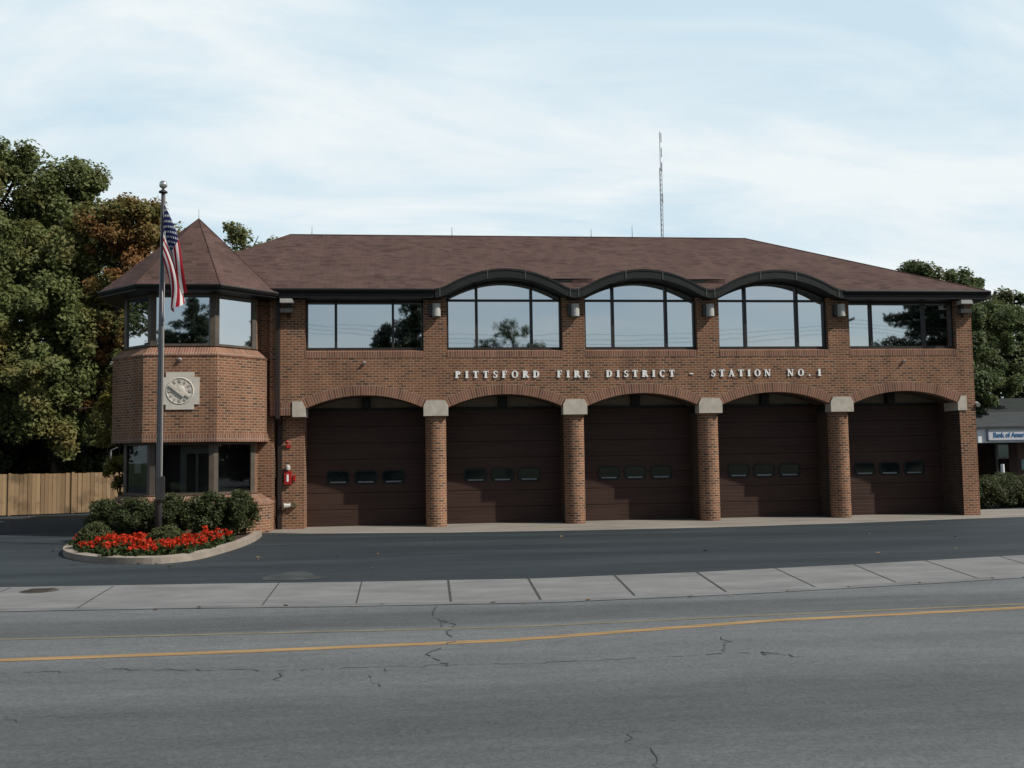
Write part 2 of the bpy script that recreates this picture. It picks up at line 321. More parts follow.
strip('lane_line', [(x, y-.085) for x, y in ys], [(x, y+.085) for x, y in ys], -0.0165, YELLOW)
ys2 = [(-40, -16.6), (-12, -16.85), (-1.5, -17.03), (1.54, -17.18), (4.68, -17.34), (7.99, -17.08), (10.54, -16.92), (11.7, -16.85), (20, -16.4)]
strip('lane_line', [(x, y-.05) for x, y in ys2], [(x, y+.05) for x, y in ys2], -0.0165, YELLOW2)
b = MB()
def crack(pts, w):
    dense = []
    for (x0, y0), (x1, y1) in zip(pts, pts[1:]):
        n = max(2, int(math.hypot(x1-x0, y1-y0)/.09))
        for k in range(n): t = k/n; dense.append((x0+(x1-x0)*t+rng.gauss(0, .026), y0+(y1-y0)*t+rng.gauss(0, .034)))
    dense.append(pts[-1])
    for (x0, y0), (x1, y1) in zip(dense, dense[1:]):
        if rng.random() < .17: continue
        d = Vector((x1-x0, y1-y0)); nrm = Vector((-d.y, d.x)).normalized()*w*.5*rng.uniform(.25, 1.4)
        b.poly([(x0-nrm.x, y0-nrm.y, -.0145), (x1-nrm.x, y1-nrm.y, -.0145), (x1+nrm.x, y1+nrm.y, -.0145), (x0+nrm.x, y0+nrm.y, -.0145)])
crack([(-0.8, -19.06), (.5, -19.09), (2.0, -19.38), (2.8, -19.42), (3.8, -19.46), (4.5, -19.5), (5.4, -19.49), (6.35, -19.42), (6.73, -19.36)], .013)
crack([(6.73, -19.36), (7.33, -19.44), (7.5, -19.93)], .03); crack([(7.1, -19.4), (7.42, -19.75)], .025)
crack([(3.79, -15.5), (3.72, -16.3), (3.98, -17.0), (3.86, -17.64), (3.92, -18.17), (3.62, -18.82), (3.79, -19.48)], .022); crack([(3.72, -16.5), (3.95, -16.7), (3.75, -17.2)], .018)
crack([(5.14, -22.0), (5.02, -22.4), (5.16, -22.7), (5.07, -23.3)], .011); crack([(7.0, -18.49), (6.9, -18.9), (6.79, -19.28)], .018); crack([(2.18, -19.45), (2.1, -19.8), (2.2, -20.09)], .012)
crack([(3.2, -19.5), (3.0, -19.9), (3.15, -20.3)], .009); crack([(-2, -20.9), (.4, -20.95), (1.1, -20.9)], .008)
structure(b.build('road_crack', TAR))
sheet('apron_patch', [(.86, -11.9), (.80, -11.5), (.95, -11.2), (1.2, -10.75), (1.42, -10.6), (1.62, -11.0), (1.72, -11.4), (1.95, -11.85), (1.5, -12.1)], 0.002, mat('pale patch', (.050, .057, .060), .9, noise=(2.2, .45, 7)))  # irregular patch, slightly paler than the apron
# manhole cover in the sidewalk
mh = MB(); mh.lathe([(.0, .012), (.24, .012), (.27, .008), (.30, .003)], -2.65, -12.55, 28)
for k in range(-3, 4): mh.box(-2.65-.19, -2.65+.19, -12.55+k*.058-.012, -12.55+k*.058+.012, .008, .020)
tag(mh.build('manhole_cover', mat('rusty cast iron', (.07, .062, .052), .8, .2, noise=(6, .3, 4)), loc=(-2.65, -12.55, 0)), 'round dark iron manhole cover set in the pale sidewalk', 'manhole cover')
# concrete threshold slab in front of the garage doors
tb = MB(); ts = [(-.62, -.55), (.6, -1.15), (4.1, -1.95), (7.9, -2.28), (11.8, -2.3), (15.8, -1.9), (20.7, -1.1), (23, -.85), (27, -.6), (36, .3)]
for (x0, y0), (x1, y1) in zip(ts, ts[1:]):
    tb.poly([(x0, y0+.18, .018), (x1, y1+.18, .018), (x1, 2.6, .022), (x0, 2.6, .022)]); tb.poly([(x0, y0-.0, -.006), (x1, y1-.0, -.006), (x1, y1+.18, .018), (x0, y0+.18, .018)])
structure(tb.build('threshold_slab', CONC2))

# ================================================================== FIRE STATION
B = 4.24
ST = thing('fire_station', (8, 0, 0), 'two storey red brick fire station with five arched brown garage bays and a corner tower', 'fire station')
HW = .344                 # half width of the pier zone between arches
def arch_z(x, xc): t = (x-xc)/(B/2-HW); return 3.985-.40*t*t if abs(t) <= 1 else 3.34
wx = [iv for iv in (-.66, -.4, 0, .344)]
w = MB()
XL, XR = -.66, 21.40
def wall(x0, x1, z00, z01, z10, z11, y=0): w.poly([(x0, y, z00), (x1, y, z10), (x1, y, z11), (x0, y, z01)])
wall(XL, HW, 3.40, 5.12, 3.40, 5.12); wall(XL, .37, 5.33, 6.95, 5.33, 6.95); wall(XL, .37, 5.12, 5.33, 5.12, 5.33)
for i in range(5):
    x0, x1, xc = i*B+HW, (i+1)*B-HW, (i+.5)*B; n = 20; sf = MB()
    for k in range(n):
        a, c = x0+(x1-x0)*k/n, x0+(x1-x0)*(k+1)/n
        wall(a, c, arch_z(a+1e-6, xc), 5.12, arch_z(c-1e-6, xc), 5.12)
        sf.poly([(a, 0, arch_z(a+1e-6, xc)), (a, 1.15, arch_z(a+1e-6, xc)), (c, 1.15, arch_z(c-1e-6, xc)), (c, 0, arch_z(c-1e-6, xc))])
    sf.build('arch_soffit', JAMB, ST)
    if i < 4:
        p0, p1 = (i+1)*B-HW, (i+1)*B+HW
        wall(p0, p1, 3.36, 5.12, 3.36, 5.12); wall((i+1)*B-.35, (i+1)*B+.35, 5.12, 6.95, 5.12, 6.95)
        w.poly([(p0, 0, 3.36), (p0, 1.2, 3.36), (p1, 1.2, 3.36), (p1, 0, 3.36)])
        # jamb pier behind the round column
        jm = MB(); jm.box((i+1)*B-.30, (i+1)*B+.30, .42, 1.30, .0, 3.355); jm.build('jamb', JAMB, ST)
    for xx, sgn in ((i*B+(.37 if i == 0 else .35), 1), ((i+1)*B-(.33 if i == 4 else .35), -1)):   # window reveals
        q = [(xx, 0, 5.33), (xx, .3, 5.33), (xx, .3, 6.95), (xx, 0, 6.95)]; w.poly(q if sgn > 0 else q[::-1])
xr = 5*B-HW
wall(xr, XR, 0, 5.12, 0, 5.12); wall(5*B-.33, XR, 5.12, 6.95, 5.12, 6.95)
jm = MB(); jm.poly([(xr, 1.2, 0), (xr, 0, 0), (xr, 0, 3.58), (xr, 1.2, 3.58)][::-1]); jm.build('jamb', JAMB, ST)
w.poly([(XR, 0, 0), (XR, 7.8, 0), (XR, 7.8, 6.95), (XR, 0, 6.95)]); w.poly([(XR, 7.8, 0), (-4.2, 7.8, 0), (-4.2, 7.8, 6.95), (XR, 7.8, 6.95)]); w.poly([(-4.2, 7.8, 0), (-4.2, 1.5, 0), (-4.2, 1.5, 6.95), (-4.2, 7.8, 6.95)])
# recessed lower wall at the left end and the link to the tower
w.box(-.36, .30, .50, 1.3, 0, 3.38); w.poly([(XL, 0, 3.40), (XL, .9, 3.40), (.30, .9, 3.40), (.30, 0, 3.40)])
w.poly([(XL, .9, 3.4), (XL, 0, 3.4), (XL, 0, 6.95), (XL, .9, 6.95)])
w.box(-1.3, -.57, .30, .95, 0, 3.395); w.box(-1.3, -.67, .32, .95, 3.396, 6.95); w.box(-.58, -.35, .9, 1.2, 0, 3.39)
w.build('brick_wall', BRICK, ST)
ai = MB(); ai.poly([(-4, 1.32, 0), (21.2, 1.32, 0), (21.2, 1.32, 4.2), (-4, 1.32, 4.2)]); ai.build('inner_wall', SOFFIT, ST)
# soldier-brick arch rings
for i in range(5):
    xc = (i+.5)*B; a = MB(); n = 28; hw = B/2-HW; rr = (hw*hw+.40**2)/(2*.40); cz = 3.985-rr; amax = math.asin(hw/rr); per = 2*amax*rr
    for k in range(n):
        t0, t1 = -amax+2*amax*k/n, -amax+2*amax*(k+1)/n
        P = lambda t, r, y: (xc+r*math.sin(t), y, cz+r*math.cos(t))
        ro = rr+.285
        uv = [(rr*t0, 0), (rr*t1, 0), (rr*t1, .285), (rr*t0, .285)]; uv = [(v+.012, u) for u, v in uv]
        a.poly([P(t0, rr-.01, -.012), P(t1, rr-.01, -.012), P(t1, ro, -.012), P(t0, ro, -.012)], uv=uv)
        a.poly([P(t0, rr-.01, .3), P(t1, rr-.01, .3), P(t1, rr-.01, -.012), P(t0, rr-.01, -.012)], uv=uv); a.poly([P(t0, ro, -.012), P(t1, ro, -.012), P(t1, ro, .02), P(t0, ro, .02)], uv=uv)
    a.build('brick_arch', SOLD, ST)
# soldier course at the bottom edge of the left end
a = MB(); a.box(-.655, -.02, -.010, .05, 3.39, 3.78, rot=True); a.build('soldier_course', SOLD, ST)
# window sills
for i in range(5):
    x0 = i*B+(.37 if i == 0 else .35); x1 = (i+1)*B-(.33 if i == 4 else .35); a = MB()
    x0 += .062; x1 -= .062
    a.poly([(x0-.06, -.010, 5.10), (x1+.06, -.010, 5.10), (x1+.06, -.010, 5.285), (x0-.06, -.010, 5.285)], rot=True)
    a.poly([(x0-.06, -.010, 5.285), (x1+.06, -.010, 5.285), (x1+.06, .001, 5.295), (x0-.06, .001, 5.295)], rot=True)
    a.poly([(x0-.06, .0, 5.293), (x1+.06, .0, 5.293), (x1+.06, .28, 5.36), (x0-.06, .28, 5.36)], rot=True)
    a.poly([(x0-.06, .01, 5.10), (x1+.06, .01, 5.10), (x1+.06, -.010, 5.10), (x0-.06, -.010, 5.10)])
    for xx in (x0-.06, x1+.06): a.poly([(xx, -.010, 5.10), (xx, .01, 5.10), (xx, .01, 5.295), (xx, -.010, 5.285)])
    a.build('brick_sill', SOLD, ST)
# columns with limestone capitals
for i in range(1, 5):
    c = MB(); c.lathe([(.315, 0), (.315, 3.345)], i*B, .345, 40); col = c.build('column', BRICK, ST, smooth=True)
    k = MB(); x = i*B; k.slab([(x-.37, 3.335), (x+.37, 3.335), (x+.37, 3.65), (x+.285, 3.80), (x-.285, 3.80), (x-.37, 3.65)], -.05, .40); soft_edges(k.build('capital', STONE, col), .012)
k = MB(); k.slab([(.0, 3.345), (.385, 3.345), (.38, 3.60), (.28, 3.80), (.0, 3.80)], -.045, .8); soft_edges(k.build('corbel_stone', STONE, ST), .012)
k = MB(); x = 5*B; k.slab([(x-.40, 3.34), (x-.10, 3.34), (x-.10, 3.80), (x-.285, 3.80), (x-.395, 3.60)], -.03, .8); soft_edges(k.build('corbel_stone', STONE, ST), .012)

# garage doors
def rrect(x0, x1, z0, z1, r, n=5):
    pts = []
    for cx, cz, a0 in ((x1-r, z0+r, -90), (x1-r, z1-r, 0), (x0+r, z1-r, 90), (x0+r, z0+r, 180)):
        for k in range(n+1): t = R(a0+90*k/n); pts.append((cx+r*math.cos(t), cz+r*math.sin(t)))
    return pts
for i in range(5):
    x0, x1 = i*B+.29, (i+1)*B-.29; d = MB(); ns = 7; h = 3.575/ns; z = .025
    d.box(x0, x1, 1.25, 1.27, .025, 3.60)
    for s_ in range(ns):
        zb = z+s_*(3.575/ns); zt = zb+3.575/ns-.014
        nr = 4                                       # each section has pressed horizontal ribs
        for q in range(nr):
            a0 = zb+(zt-zb)*q/nr; a1 = zb+(zt-zb)*(q+1)/nr
            d.poly([(x0, 1.205, a0), (x1, 1.205, a0), (x1, 1.205, a1-.018), (x0, 1.205, a1-.018)]); d.poly([(x0, 1.205, a1-.018), (x1, 1.205, a1-.018), (x1, 1.209, a1-.009), (x0, 1.209, a1-.009)]); d.poly([(x0, 1.209, a1-.009), (x1, 1.209, a1-.009), (x1, 1.205, a1), (x0, 1.205, a1)])
        d.poly([(x0, 1.205, zt), (x1, 1.205, zt), (x1, 1.25, zt), (x0, 1.25, zt)]); d.poly([(x0, 1.25, zb), (x1, 1.25, zb), (x1, 1.205, zb), (x0, 1.205, zb)])
    door = d.build('garage_door', DOOR, ST)
    for q in range(3):
        c0 = i*B+1.25+q*.845; f = MB(); o_ = rrect(c0-.36, c0+.36, 1.30, 1.73, .13); n_ = rrect(c0-.315, c0+.315, 1.345, 1.685, .095)
        for k in range(len(o_)):
            k2 = (k+1) % len(o_); A = lambda p, y: (p[0], y, p[1])
            f.poly([A(o_[k], 1.185), A(o_[k2], 1.185), A(n_[k2], 1.185), A(n_[k], 1.185)]); f.poly([A(o_[k], 1.205), A(o_[k2], 1.205), A(o_[k2], 1.185), A(o_[k], 1.185)]); f.poly([A(n_[k], 1.185), A(n_[k2], 1.185), A(n_[k2], 1.204), A(n_[k], 1.204)])
        f.poly([(c0-.24, 1.1865, 1.338), (c0+.24, 1.1865, 1.338), (c0+.24, 1.2, 1.385), (c0-.24, 1.2, 1.385)])  # glossy strip added at the pane foot to stand for a sky glint
        win = f.build('door_window', DOORB, door); win.data.materials.append(GLINT); win.data.polygons[len(win.data.polygons)-1].material_index = 1
        g = MB(); tl = rng.uniform(-.004, .004); g.poly([(p[0], 1.2015+tl*(p[1]-1.5), p[1]) for p in rrect(c0-.317, c0+.317, 1.343, 1.687, .096)]); g.mi[0] = 0
        # pane stays with its window: one mesh, second slot
        pn = g.build('pane', DGLASS, None); me = pn.data
        bpy.data.objects.remove(pn); 
        for v in me.vertices: v.co = v.co-Vector((0, 0, 0))
        bm = bmesh.new(); bm.from_mesh(win.data); win.data.materials.append(DGLASS)
        vs = [bm.verts.new(Vector(v.co)-WORLD[win]) for v in me.vertices]; fc = bm.faces.new(vs); fc.material_index = 2; bm.to_mesh(win.data); bm.free()
    t = MB(); xc = (i+.5)*B
    pts = [(x0, 3.60)]+[(x1, 3.60)]
    xs = [x0+(x1-x0)*k/20 for k in range(21)]
    for a, c in zip(xs, xs[1:]): t.poly([(a, 1.16, 3.64), (c, 1.16, 3.64), (c, 1.16, 4.02), (a, 1.16, 4.02)])
    t.build('door_header', TYMP, ST)
    t = MB(); t.box(x0, x1, 1.12, 1.18, 3.575, 3.645); t.box(xc-.13, xc+.13, .95, 1.158, 3.65, 4.0); t.build('door_track', TRIM, ST)

# upper windows
def bar(mb, x0, x1, z0, z1, y0=.17, y1=.27): mb.box(x0, x1, y0, y1, z0, z1)
def pane_quad(parent, pts, m_=MIRROR, y=.255):
    g = MB(); tx, tz = rng.gauss(0, .0012), rng.gauss(0, .0012); xc = sum(p[0] for p in pts)/len(pts); zc_ = sum(p[1] for p in pts)/len(pts)
    g.poly([(x, y+tx*(x-xc)+tz*(z-zc_), z) for x, z in pts]); return g.build('pane', m_, parent)
def zg(x): return 7.395-.50*(x/1.78)**2
def drop(x):
    x = abs(x); k = .52/1.78**2
    if x < 1.50: return k*x*x
    d0, s0, D1, Lh = k*2.25, 2*k*1.5, .62, .62
    t = min(1, (x-1.5)/Lh); return (2*t**3-3*t**2+1)*d0+(t**3-2*t**2+t)*Lh*s0+(-2*t**3+3*t**2)*D1
def ztop(x): return 7.74-drop(x)
THK = .27
for i in range(5):
    x0 = i*B+(.37 if i == 0 else .35); x1 = (i+1)*B-(.33 if i == 4 else .35); xc = (x0+x1)/2
    f = MB(); mull = {0: (1.26, 2.97), 4: (18.13, 19.91)}.get(i, (xc-.85, xc+.84)); topz = 6.80 if i in (0, 4) else 6.87
    bar(f, x0, x1, 5.345, 5.42); bar(f, x0, x0+.06, 5.42, 6.86); bar(f, x1-.06, x1, 5.42, 6.86)
    edges = [x0+.06, mull[0]-.035, mull[0]+.035, mull[1]-.035, mull[1]+.035, x1-.06]
    if i in (0, 4):
        bar(f, x0, x1, 6.78, 6.90)
        for mx_ in mull: bar(f, mx_-.035, mx_+.035, 5.42, 6.78)
    else:
        bar(f, x0+.06, x1-.06, 6.845, 6.90, .172, .268)
        for mx_ in mull: bar(f, mx_-.04, mx_+.04, 5.42, zg(mx_-xc)+.03, .165, .27)
        n = 24
        for k in range(n):
            a = x0+(x1-x0)*k/n; c = x0+(x1-x0)*(k+1)/n; za0 = max(6.86, zg(a-xc)); zc0 = max(6.86, zg(c-xc))
            f.poly([(a, .19, za0), (c, .19, zc0), (c, .19, max(6.9, ztop(c-(i+.5)*B)-THK+.06)), (a, .19, max(6.9, ztop(a-(i+.5)*B)-THK+.06))]); f.poly([(a, .27, za0), (c, .27, zc0), (c, .19, zc0), (a, .19, za0)])
    win = f.build('window', FRAME, ST)
    for a, c in ((0, 1), (2, 3), (4, 5)):
        pane_quad(win, [(edges[a]-.01, 5.41), (edges[c]+.01, 5.41), (edges[c]+.01, topz-.0), (edges[a]-.01, topz-.0)])
        if i not in (0, 4):
            e0, e1 = max(edges[a], xc-1.76), min(edges[c], xc+1.76); xs = [e0+(e1-e0)*k/8 for k in range(9)]
            pane_quad(win, [(e0, 6.88), (e1, 6.88)]+[(x, max(6.885, zg(x-xc)+.03)) for x in reversed(xs)])

# roof: front slope follows the three eyebrows, hips at both ends
ZE, YE, SL = 7.10, -.40, None
RX0, RX1, RY, RZ = -.66, 15.75, 4.9, 9.92; EX0, EX1 = -4.6, 21.80; SL = (RZ-ZE)/(RY-YE); YB = 8.0
centers = [1.5*B, 2.5*B, 3.5*B]
def zt_all(x):
    for c in centers:
        if abs(x-c) <= B/2+1e-6: return max(ZE, ztop(x-c))
    return ZE
def yend(x): return max(YE, (zt_all(x)-ZE)/SL+YE)
def ytop(x): return RY if RX0 <= x <= RX1 else (YE+(RY-YE)*(x-EX0)/(RX0-EX0) if x < RX0 else YE+(RY-YE)*(EX1-x)/(EX1-RX1))
def zr(y): return ZE+SL*(y-YE)
rf = MB()
xs = sorted(set([EX0+.001, RX0, RX1, EX1-.001]+[1.0*B+k*3*B/96 for k in range(97)]+[EX0+k*(4.24-EX0)/8 for k in range(1, 8)]+[16.96+k*(EX1-16.96)/5 for k in range(1, 5)]))
for a, c in zip(xs, xs[1:]):
    ya, yc = yend(a), yend(c); ta, tc_ = max(ya, ytop(a)), max(yc, ytop(c))
    rf.poly([(a, ya, zr(ya)), (c, yc, zr(yc)), (c, tc_, zr(tc_)), (a, ta, zr(ta))])
    if 1.0*B-1e-6 <= a and c <= 4.0*B+1e-6:
        za_, zc_ = zt_all(a), zt_all(c)
        rf.poly([(a, -.43, za_+.012), (c, -.43, zc_+.012), (c, yc+.05, zc_+.012), (a, ya+.05, za_+.012)], uv=[(a, 0), (c, 0), (c, yc+.43), (a, ya+.43)])
rf.poly([(EX1, YE, ZE), (EX1, YB, ZE), (RX1, RY, RZ)]); rf.poly([(EX0, YB, ZE), (EX0, YE, ZE), (RX0, RY, RZ)]); rf.poly([(EX1, YB, ZE), (EX0, YB, ZE), (RX0, RY, RZ), (RX1, RY, RZ)])
roof = rf.build('roof', SHING, ST)
rc = MB(); rc.tube([(RX0, RY, RZ+.0), (RX1, RY, RZ+.0)], .03, 6); rc.tube([(RX1, RY, RZ), (EX1, YE, ZE)], .025, 6); rc.tube([(RX0, RY, RZ), (EX0, YE, ZE)], .025, 6)
rc.build('ridge_cap', SHING, roof)
# valley steps between the eyebrows: short dark metal edge with shingles running down to it
for x in (2*B, 3*B):
    v = MB(); v.box(x-.66, x+.04, .22, .26, 7.36, 7.55)
    v.poly([(x-.66, .20, 7.555), (x+.66, .20, 7.565), (x+.66, .80, 7.745), (x-.66, .80, 7.745)], 1)
    v.poly([(x+.04, .23, 7.36), (x+.66, .16, 7.30), (x+.66, .20, 7.56), (x+.04, .22, 7.55)], 1)
    v.poly([(x-.66, -.1, 7.20), (x+.66, -.1, 7.20), (x+.66, .24, 7.38), (x-.66, .24, 7.38)], 1)
    v.build('valley_flashing', [TRIM, SHING], roof)
# gutters and fascia of the straight eaves
def gutter(x0, x1):
    g = MB(); pr = [(YE-.02, ZE+.015), (YE-.10, ZE+.01), (YE-.11, ZE-.03), (YE-.075, ZE-.10), (YE-.02, ZE-.115), (YE-.02, ZE-.255), (YE+.03, ZE-.255)]
    for (ya, za_), (yb, zb_) in zip(pr, pr[1:]): g.poly([(x0, yb, zb_), (x1, yb, zb_), (x1, ya, za_), (x0, ya, za_)])
    g.poly([(x0, YE+.03, ZE-.253), (x0, .3, ZE-.253), (x1, .3, ZE-.253), (x1, YE+.03, ZE-.253)])
    for x in (x0, x1): g.poly([(x, y, z) for y, z in pr]+[(x, YE+.03, ZE)])
    return g.build('gutter', TRIM, ST)
gutter(-1.1, B-.02); gutter(4*B+.02, EX1)
g = MB(); g.box(EX1-.03, EX1+.08, YE, YB, ZE-.25, ZE+.0); g.poly([(XR, 0, ZE-.252), (EX1, YE, ZE-.252), (EX1, YB, ZE-.252), (XR, YB, ZE-.252)]); g.build('gutter', TRIM, ST)
# eyebrows
for c in centers:
    e = MB(); n = 40
    xs = [c-B/2+.002+(B-.004)*k/n for k in range(n+1)]
    for a, d_ in zip(xs, xs[1:]):
        ta, td = max(ZE+.01, ztop(a-c)), max(ZE+.01, ztop(d_-c)); ba, bd = ta-THK, td-THK
        e.poly([(a, -.46, ba), (d_, -.46, bd), (d_, -.46, td), (a, -.46, ta)]); e.poly([(a, -.46, ta), (d_, -.46, td), (d_, -.40, td+.006), (a, -.40, ta+.006)])
        e.poly([(a, -.46, ba), (a, .26, ba), (d_, .26, bd), (d_, -.46, bd)])
        e.poly([(a, -.475, ta-.055), (d_, -.475, td-.055), (d_, -.475, td+.004), (a, -.475, ta+.004)])
    eb = e.build('eyebrow_fascia', COPPER, ST)
    for s_ in (-.55, .60, -1.98 if c == centers[0] else -2.02, 1.96):
        j = MB(); x = c+s_; t0 = ztop(s_); j.poly([(x-.012, -.480, t0-THK+.02), (x+.012, -.480, t0-THK+.02), (x+.012, -.480, t0+.003), (x-.012, -.480, t0+.003)]); j.poly([(x-.012, -.480, t0+.003), (x+.012, -.480, t0+.003), (x+.012, -.455, t0+.006), (x-.012, -.455, t0+.006)])
        j.build('seam', SEAM, eb)

# ---- tower
TX, TY = -2.90, .65
def octo(d):
    a, h = 2.15+d, 1.0+.414*d
    return [(TX-h, TY-a), (TX+h, TY-a), (TX+a, TY-h), (TX+a, TY+h), (TX+h, TY+a), (TX-h, TY+a), (TX-a, TY+h), (TX-a, TY-h)]
def ring(mb, d0, z0, d1, z1, rot=False, mi=0):
    A, B_ = octo(d0), octo(d1)
    for k in range(8):
        k2 = (k+1) % 8; mb.poly([(*A[k], z0), (*A[k2], z0), (*B_[k2], z1), (*B_[k], z1)], mi, rot)
def cap(mb, d, z, down=False, mi=0):
    p = [(x, y, z) for x, y in octo(d)]; mb.poly(p[::-1] if down else p, mi)
t = MB(); ring(t, 0, 2.85, 0, 5.03); tw = t.build('tower_wall', BRICK, ST)
t = MB(); ring(t, .02, 5.03, .02, 5.06); ring(t, .02, 5.06, -.27, 5.33, rot=True); ring(t, 0, 5.03, .02, 5.03); cap(t, -.2, 5.325); t.build('sloped_sill', SOLD, tw)
t = MB(); ring(t, .012, 2.62, .012, 2.85, rot=True); ring(t, .012, 2.85, 0, 2.852); cap(t, .012, 2.62, True); t.build('soldier_course', SOLD, tw)
t = MB(); ring(t, .17, 0, .17, .80); tb_ = t.build('tower_base', BRICK, ST)
t = MB(); ring(t, .19, .80, .19, .86, rot=True); ring(t, .19, .86, -.27, 1.14, rot=True); ring(t, .17, .80, .19, .80); cap(t, -.2, 1.135); t.build('sloped_sill', SOLD, tb_)
def glazing(d, z0, z1, m_post, m_glass, name, faces):
    P = octo(d); Q = octo(d-.06); root = None
    for k in range(8):
        k2 = (k+1) % 8; A, B_ = Vector(P[k]), Vector(P[k2]); u = (B_-A).normalized(); n_ = Vector((u.y, -u.x)); Lk = (B_-A).length
        f = MB()
        def fb(s0, s1, a0, a1, dep0=.0, dep1=-.08):
            q = [A+u*s0+n_*dep0, A+u*s1+n_*dep0, A+u*s1+n_*dep1, A+u*s0+n_*dep1]; f.prism([tuple(p) for p in q], a0, a1)
        pw = .14
        if k in faces:
            fb(.0, pw, z0, z1); fb(Lk-pw, Lk, z0, z1); fb(pw, Lk-pw, z0, z0+.07, -.01); fb(pw, Lk-pw, z1-.08, z1, -.01)
            wn = f.build(name, m_post, ST); g = MB(); jt = rng.gauss(0, .001)
            q0, q1 = A+u*(pw-.01)-n_*.04, A+u*(Lk-pw+.01)-n_*(.04+jt); g.poly([(*q0, z0+.05), (*q1, z0+.05), (*q1, z1-.07), (*q0, z1-.07)]); g.build('pane', m_glass, wn)
        else:
            fb(0, Lk, z0, z1); f.build('tower_back_wall', BRICK, ST)
glazing(-.27, 5.33, 6.86, FRAME2, MIRROR, 'tower_window', (7, 0, 1, 6))
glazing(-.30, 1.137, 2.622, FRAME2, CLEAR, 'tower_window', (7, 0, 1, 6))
# dark room seen through the ground floor glass: rear partition, added pale bars standing for a porch reflected in the glass
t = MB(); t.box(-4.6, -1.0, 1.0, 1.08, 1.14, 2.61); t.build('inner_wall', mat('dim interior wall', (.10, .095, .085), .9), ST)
t = MB(); t.box(-3.05, -2.22, -.72, -.66, 2.30, 2.56); t.box(-3.05, -2.88, -.72, -.66, 1.14, 2.30); t.box(-2.62, -2.56, -.72, -.66, 1.14, 2.30); t.build('reflected_porch_bars', mat('reflected porch grey', (.36, .37, .36), .7), ST)
t = MB(); t.box(-4.45, -4.28, -.2, -.15, 1.75, 2.1); t.build('notice', WHITE, ST)
# tower roof
OV = .34; apex = Vector((-2.90, .75, 9.45)); EZ = 6.98
t = MB(); P = octo(OV)
for k in range(8): t.poly([(*P[k], EZ), (*P[(k+1) % 8], EZ), apex])
tr = t.build('tower_roof', SHING, ST)
t = MB()
for k in range(8): t.tube([Vector((*P[k], EZ+.0)), apex], .022, 5)
t.build('hip_cap', SHING, tr)
t = MB(); ring(t, OV+.0, EZ-.0, OV+.07, EZ+.005); ring(t, OV+.08, EZ-.03, OV+.07, EZ+.005); ring(t, OV+.05, EZ-.10, OV+.08, EZ-.03); ring(t, OV, EZ-.10, OV+.05, EZ-.10); ring(t, OV, EZ-.16, OV, EZ-.10); cap(t, OV, EZ-.16, True); t.build('gutter', TRIM, tr)
t = MB(); t.tube([apex-Vector((0, 0, .05)), apex+Vector((0, 0, .30))], [.012, .006], 6); t.build('finial', STEEL, tr)
# downspout and conductor pipe
t = MB(); t.box(-.47, -.36, -.11, -.03, 3.3, 6.84); t.box(-.47, -.36, .36, .44, .05, 3.2)
t.poly([(-.47, -.11, 3.3), (-.36, -.11, 3.3), (-.36, .36, 3.12), (-.47, .36, 3.12)]); t.poly([(-.47, -.03, 3.38), (-.47, .44, 3.2), (-.36, .44, 3.2), (-.36, -.03, 3.38)])
for x in (-.47, -.36): t.poly([(x, -.11, 3.3), (x, .36, 3.12), (x, .44, 3.2), (x, -.03, 3.38)])
t.build('downspout', mat('dark brown downspout', (.028, .022, .02), .5), ST)
# vent stubs in the brick
for i, (x, y, z, lab) in enumerate([(2.11, 0, 4.94, 'tiny white vent knob on the brick above the leftmost arch'), (19.06, 0, 4.92, 'tiny white vent knob on the brick above the rightmost arch'), (-2.91, -1.5, 4.92, 'tiny white vent knob on the brick tower above the clock')]):
    v = MB(); v.tube([(x, y, z), (x, y-.05, z), (x, y-.07, z-.02)], [.045, .045, .05], 10); tag(v.build('vent_knob', GREYM, loc=(x, y, z)), lab, 'vent')
v = MB(); v.box(21.40, 21.52, .05, .2, 3.5, 3.62); v.tube([(21.46, .05, 3.55), (21.46, -.08, 3.5)], [.05, .07], 10)
tag(v.build('wall_lamp', GREYM, loc=(21.46, .1, 3.56)), 'small pale lamp on the right brick corner beside the bank roof', 'wall lamp')

# ---- lettering
SGN = thing('building_sign', (10.6, 0, 4.47), 'raised white serif lettering across the brick wall reading PITTSFORD FIRE DISTRICT - STATION NO. 1', 'sign')
TH, TN = .31, .15
def vbar(x, w=TH, z0=0, z1=1): return [(x-w/2, z0), (x+w/2, z0), (x+w/2, z1), (x-w/2, z1)]
def serif(x, z, w=.44): return [(x-w/2, z), (x+w/2, z), (x+w/2, z+.09), (x-w/2, z+.09)]
def arc(cx, cz, rx, rz, a0, a1, wx=TH, wz=TN, n=12):
    qs = []
    for k in range(n):
        t0, t1 = R(a0+(a1-a0)*k/n), R(a0+(a1-a0)*(k+1)/n); o = lambda t: (cx+rx*math.cos(t), cz+rz*math.sin(t)); i_ = lambda t: (cx+(rx-wx)*math.cos(t), cz+(rz-wz)*math.sin(t))
        qs.append([i_(t0), o(t0), o(t1), i_(t1)] if a1 < a0 else [o(t0), o(t1), i_(t1), i_(t0)])
    return qs
def seg(p, q, w):
    d = Vector((q[0]-p[0], q[1]-p[1])); nn = Vector((-d.y, d.x)).normalized()*w/2; return [(p[0]-nn.x, p[1]-nn.y), (q[0]-nn.x, q[1]-nn.y), (q[0]+nn.x, q[1]+nn.y), (p[0]+nn.x, p[1]+nn.y)]
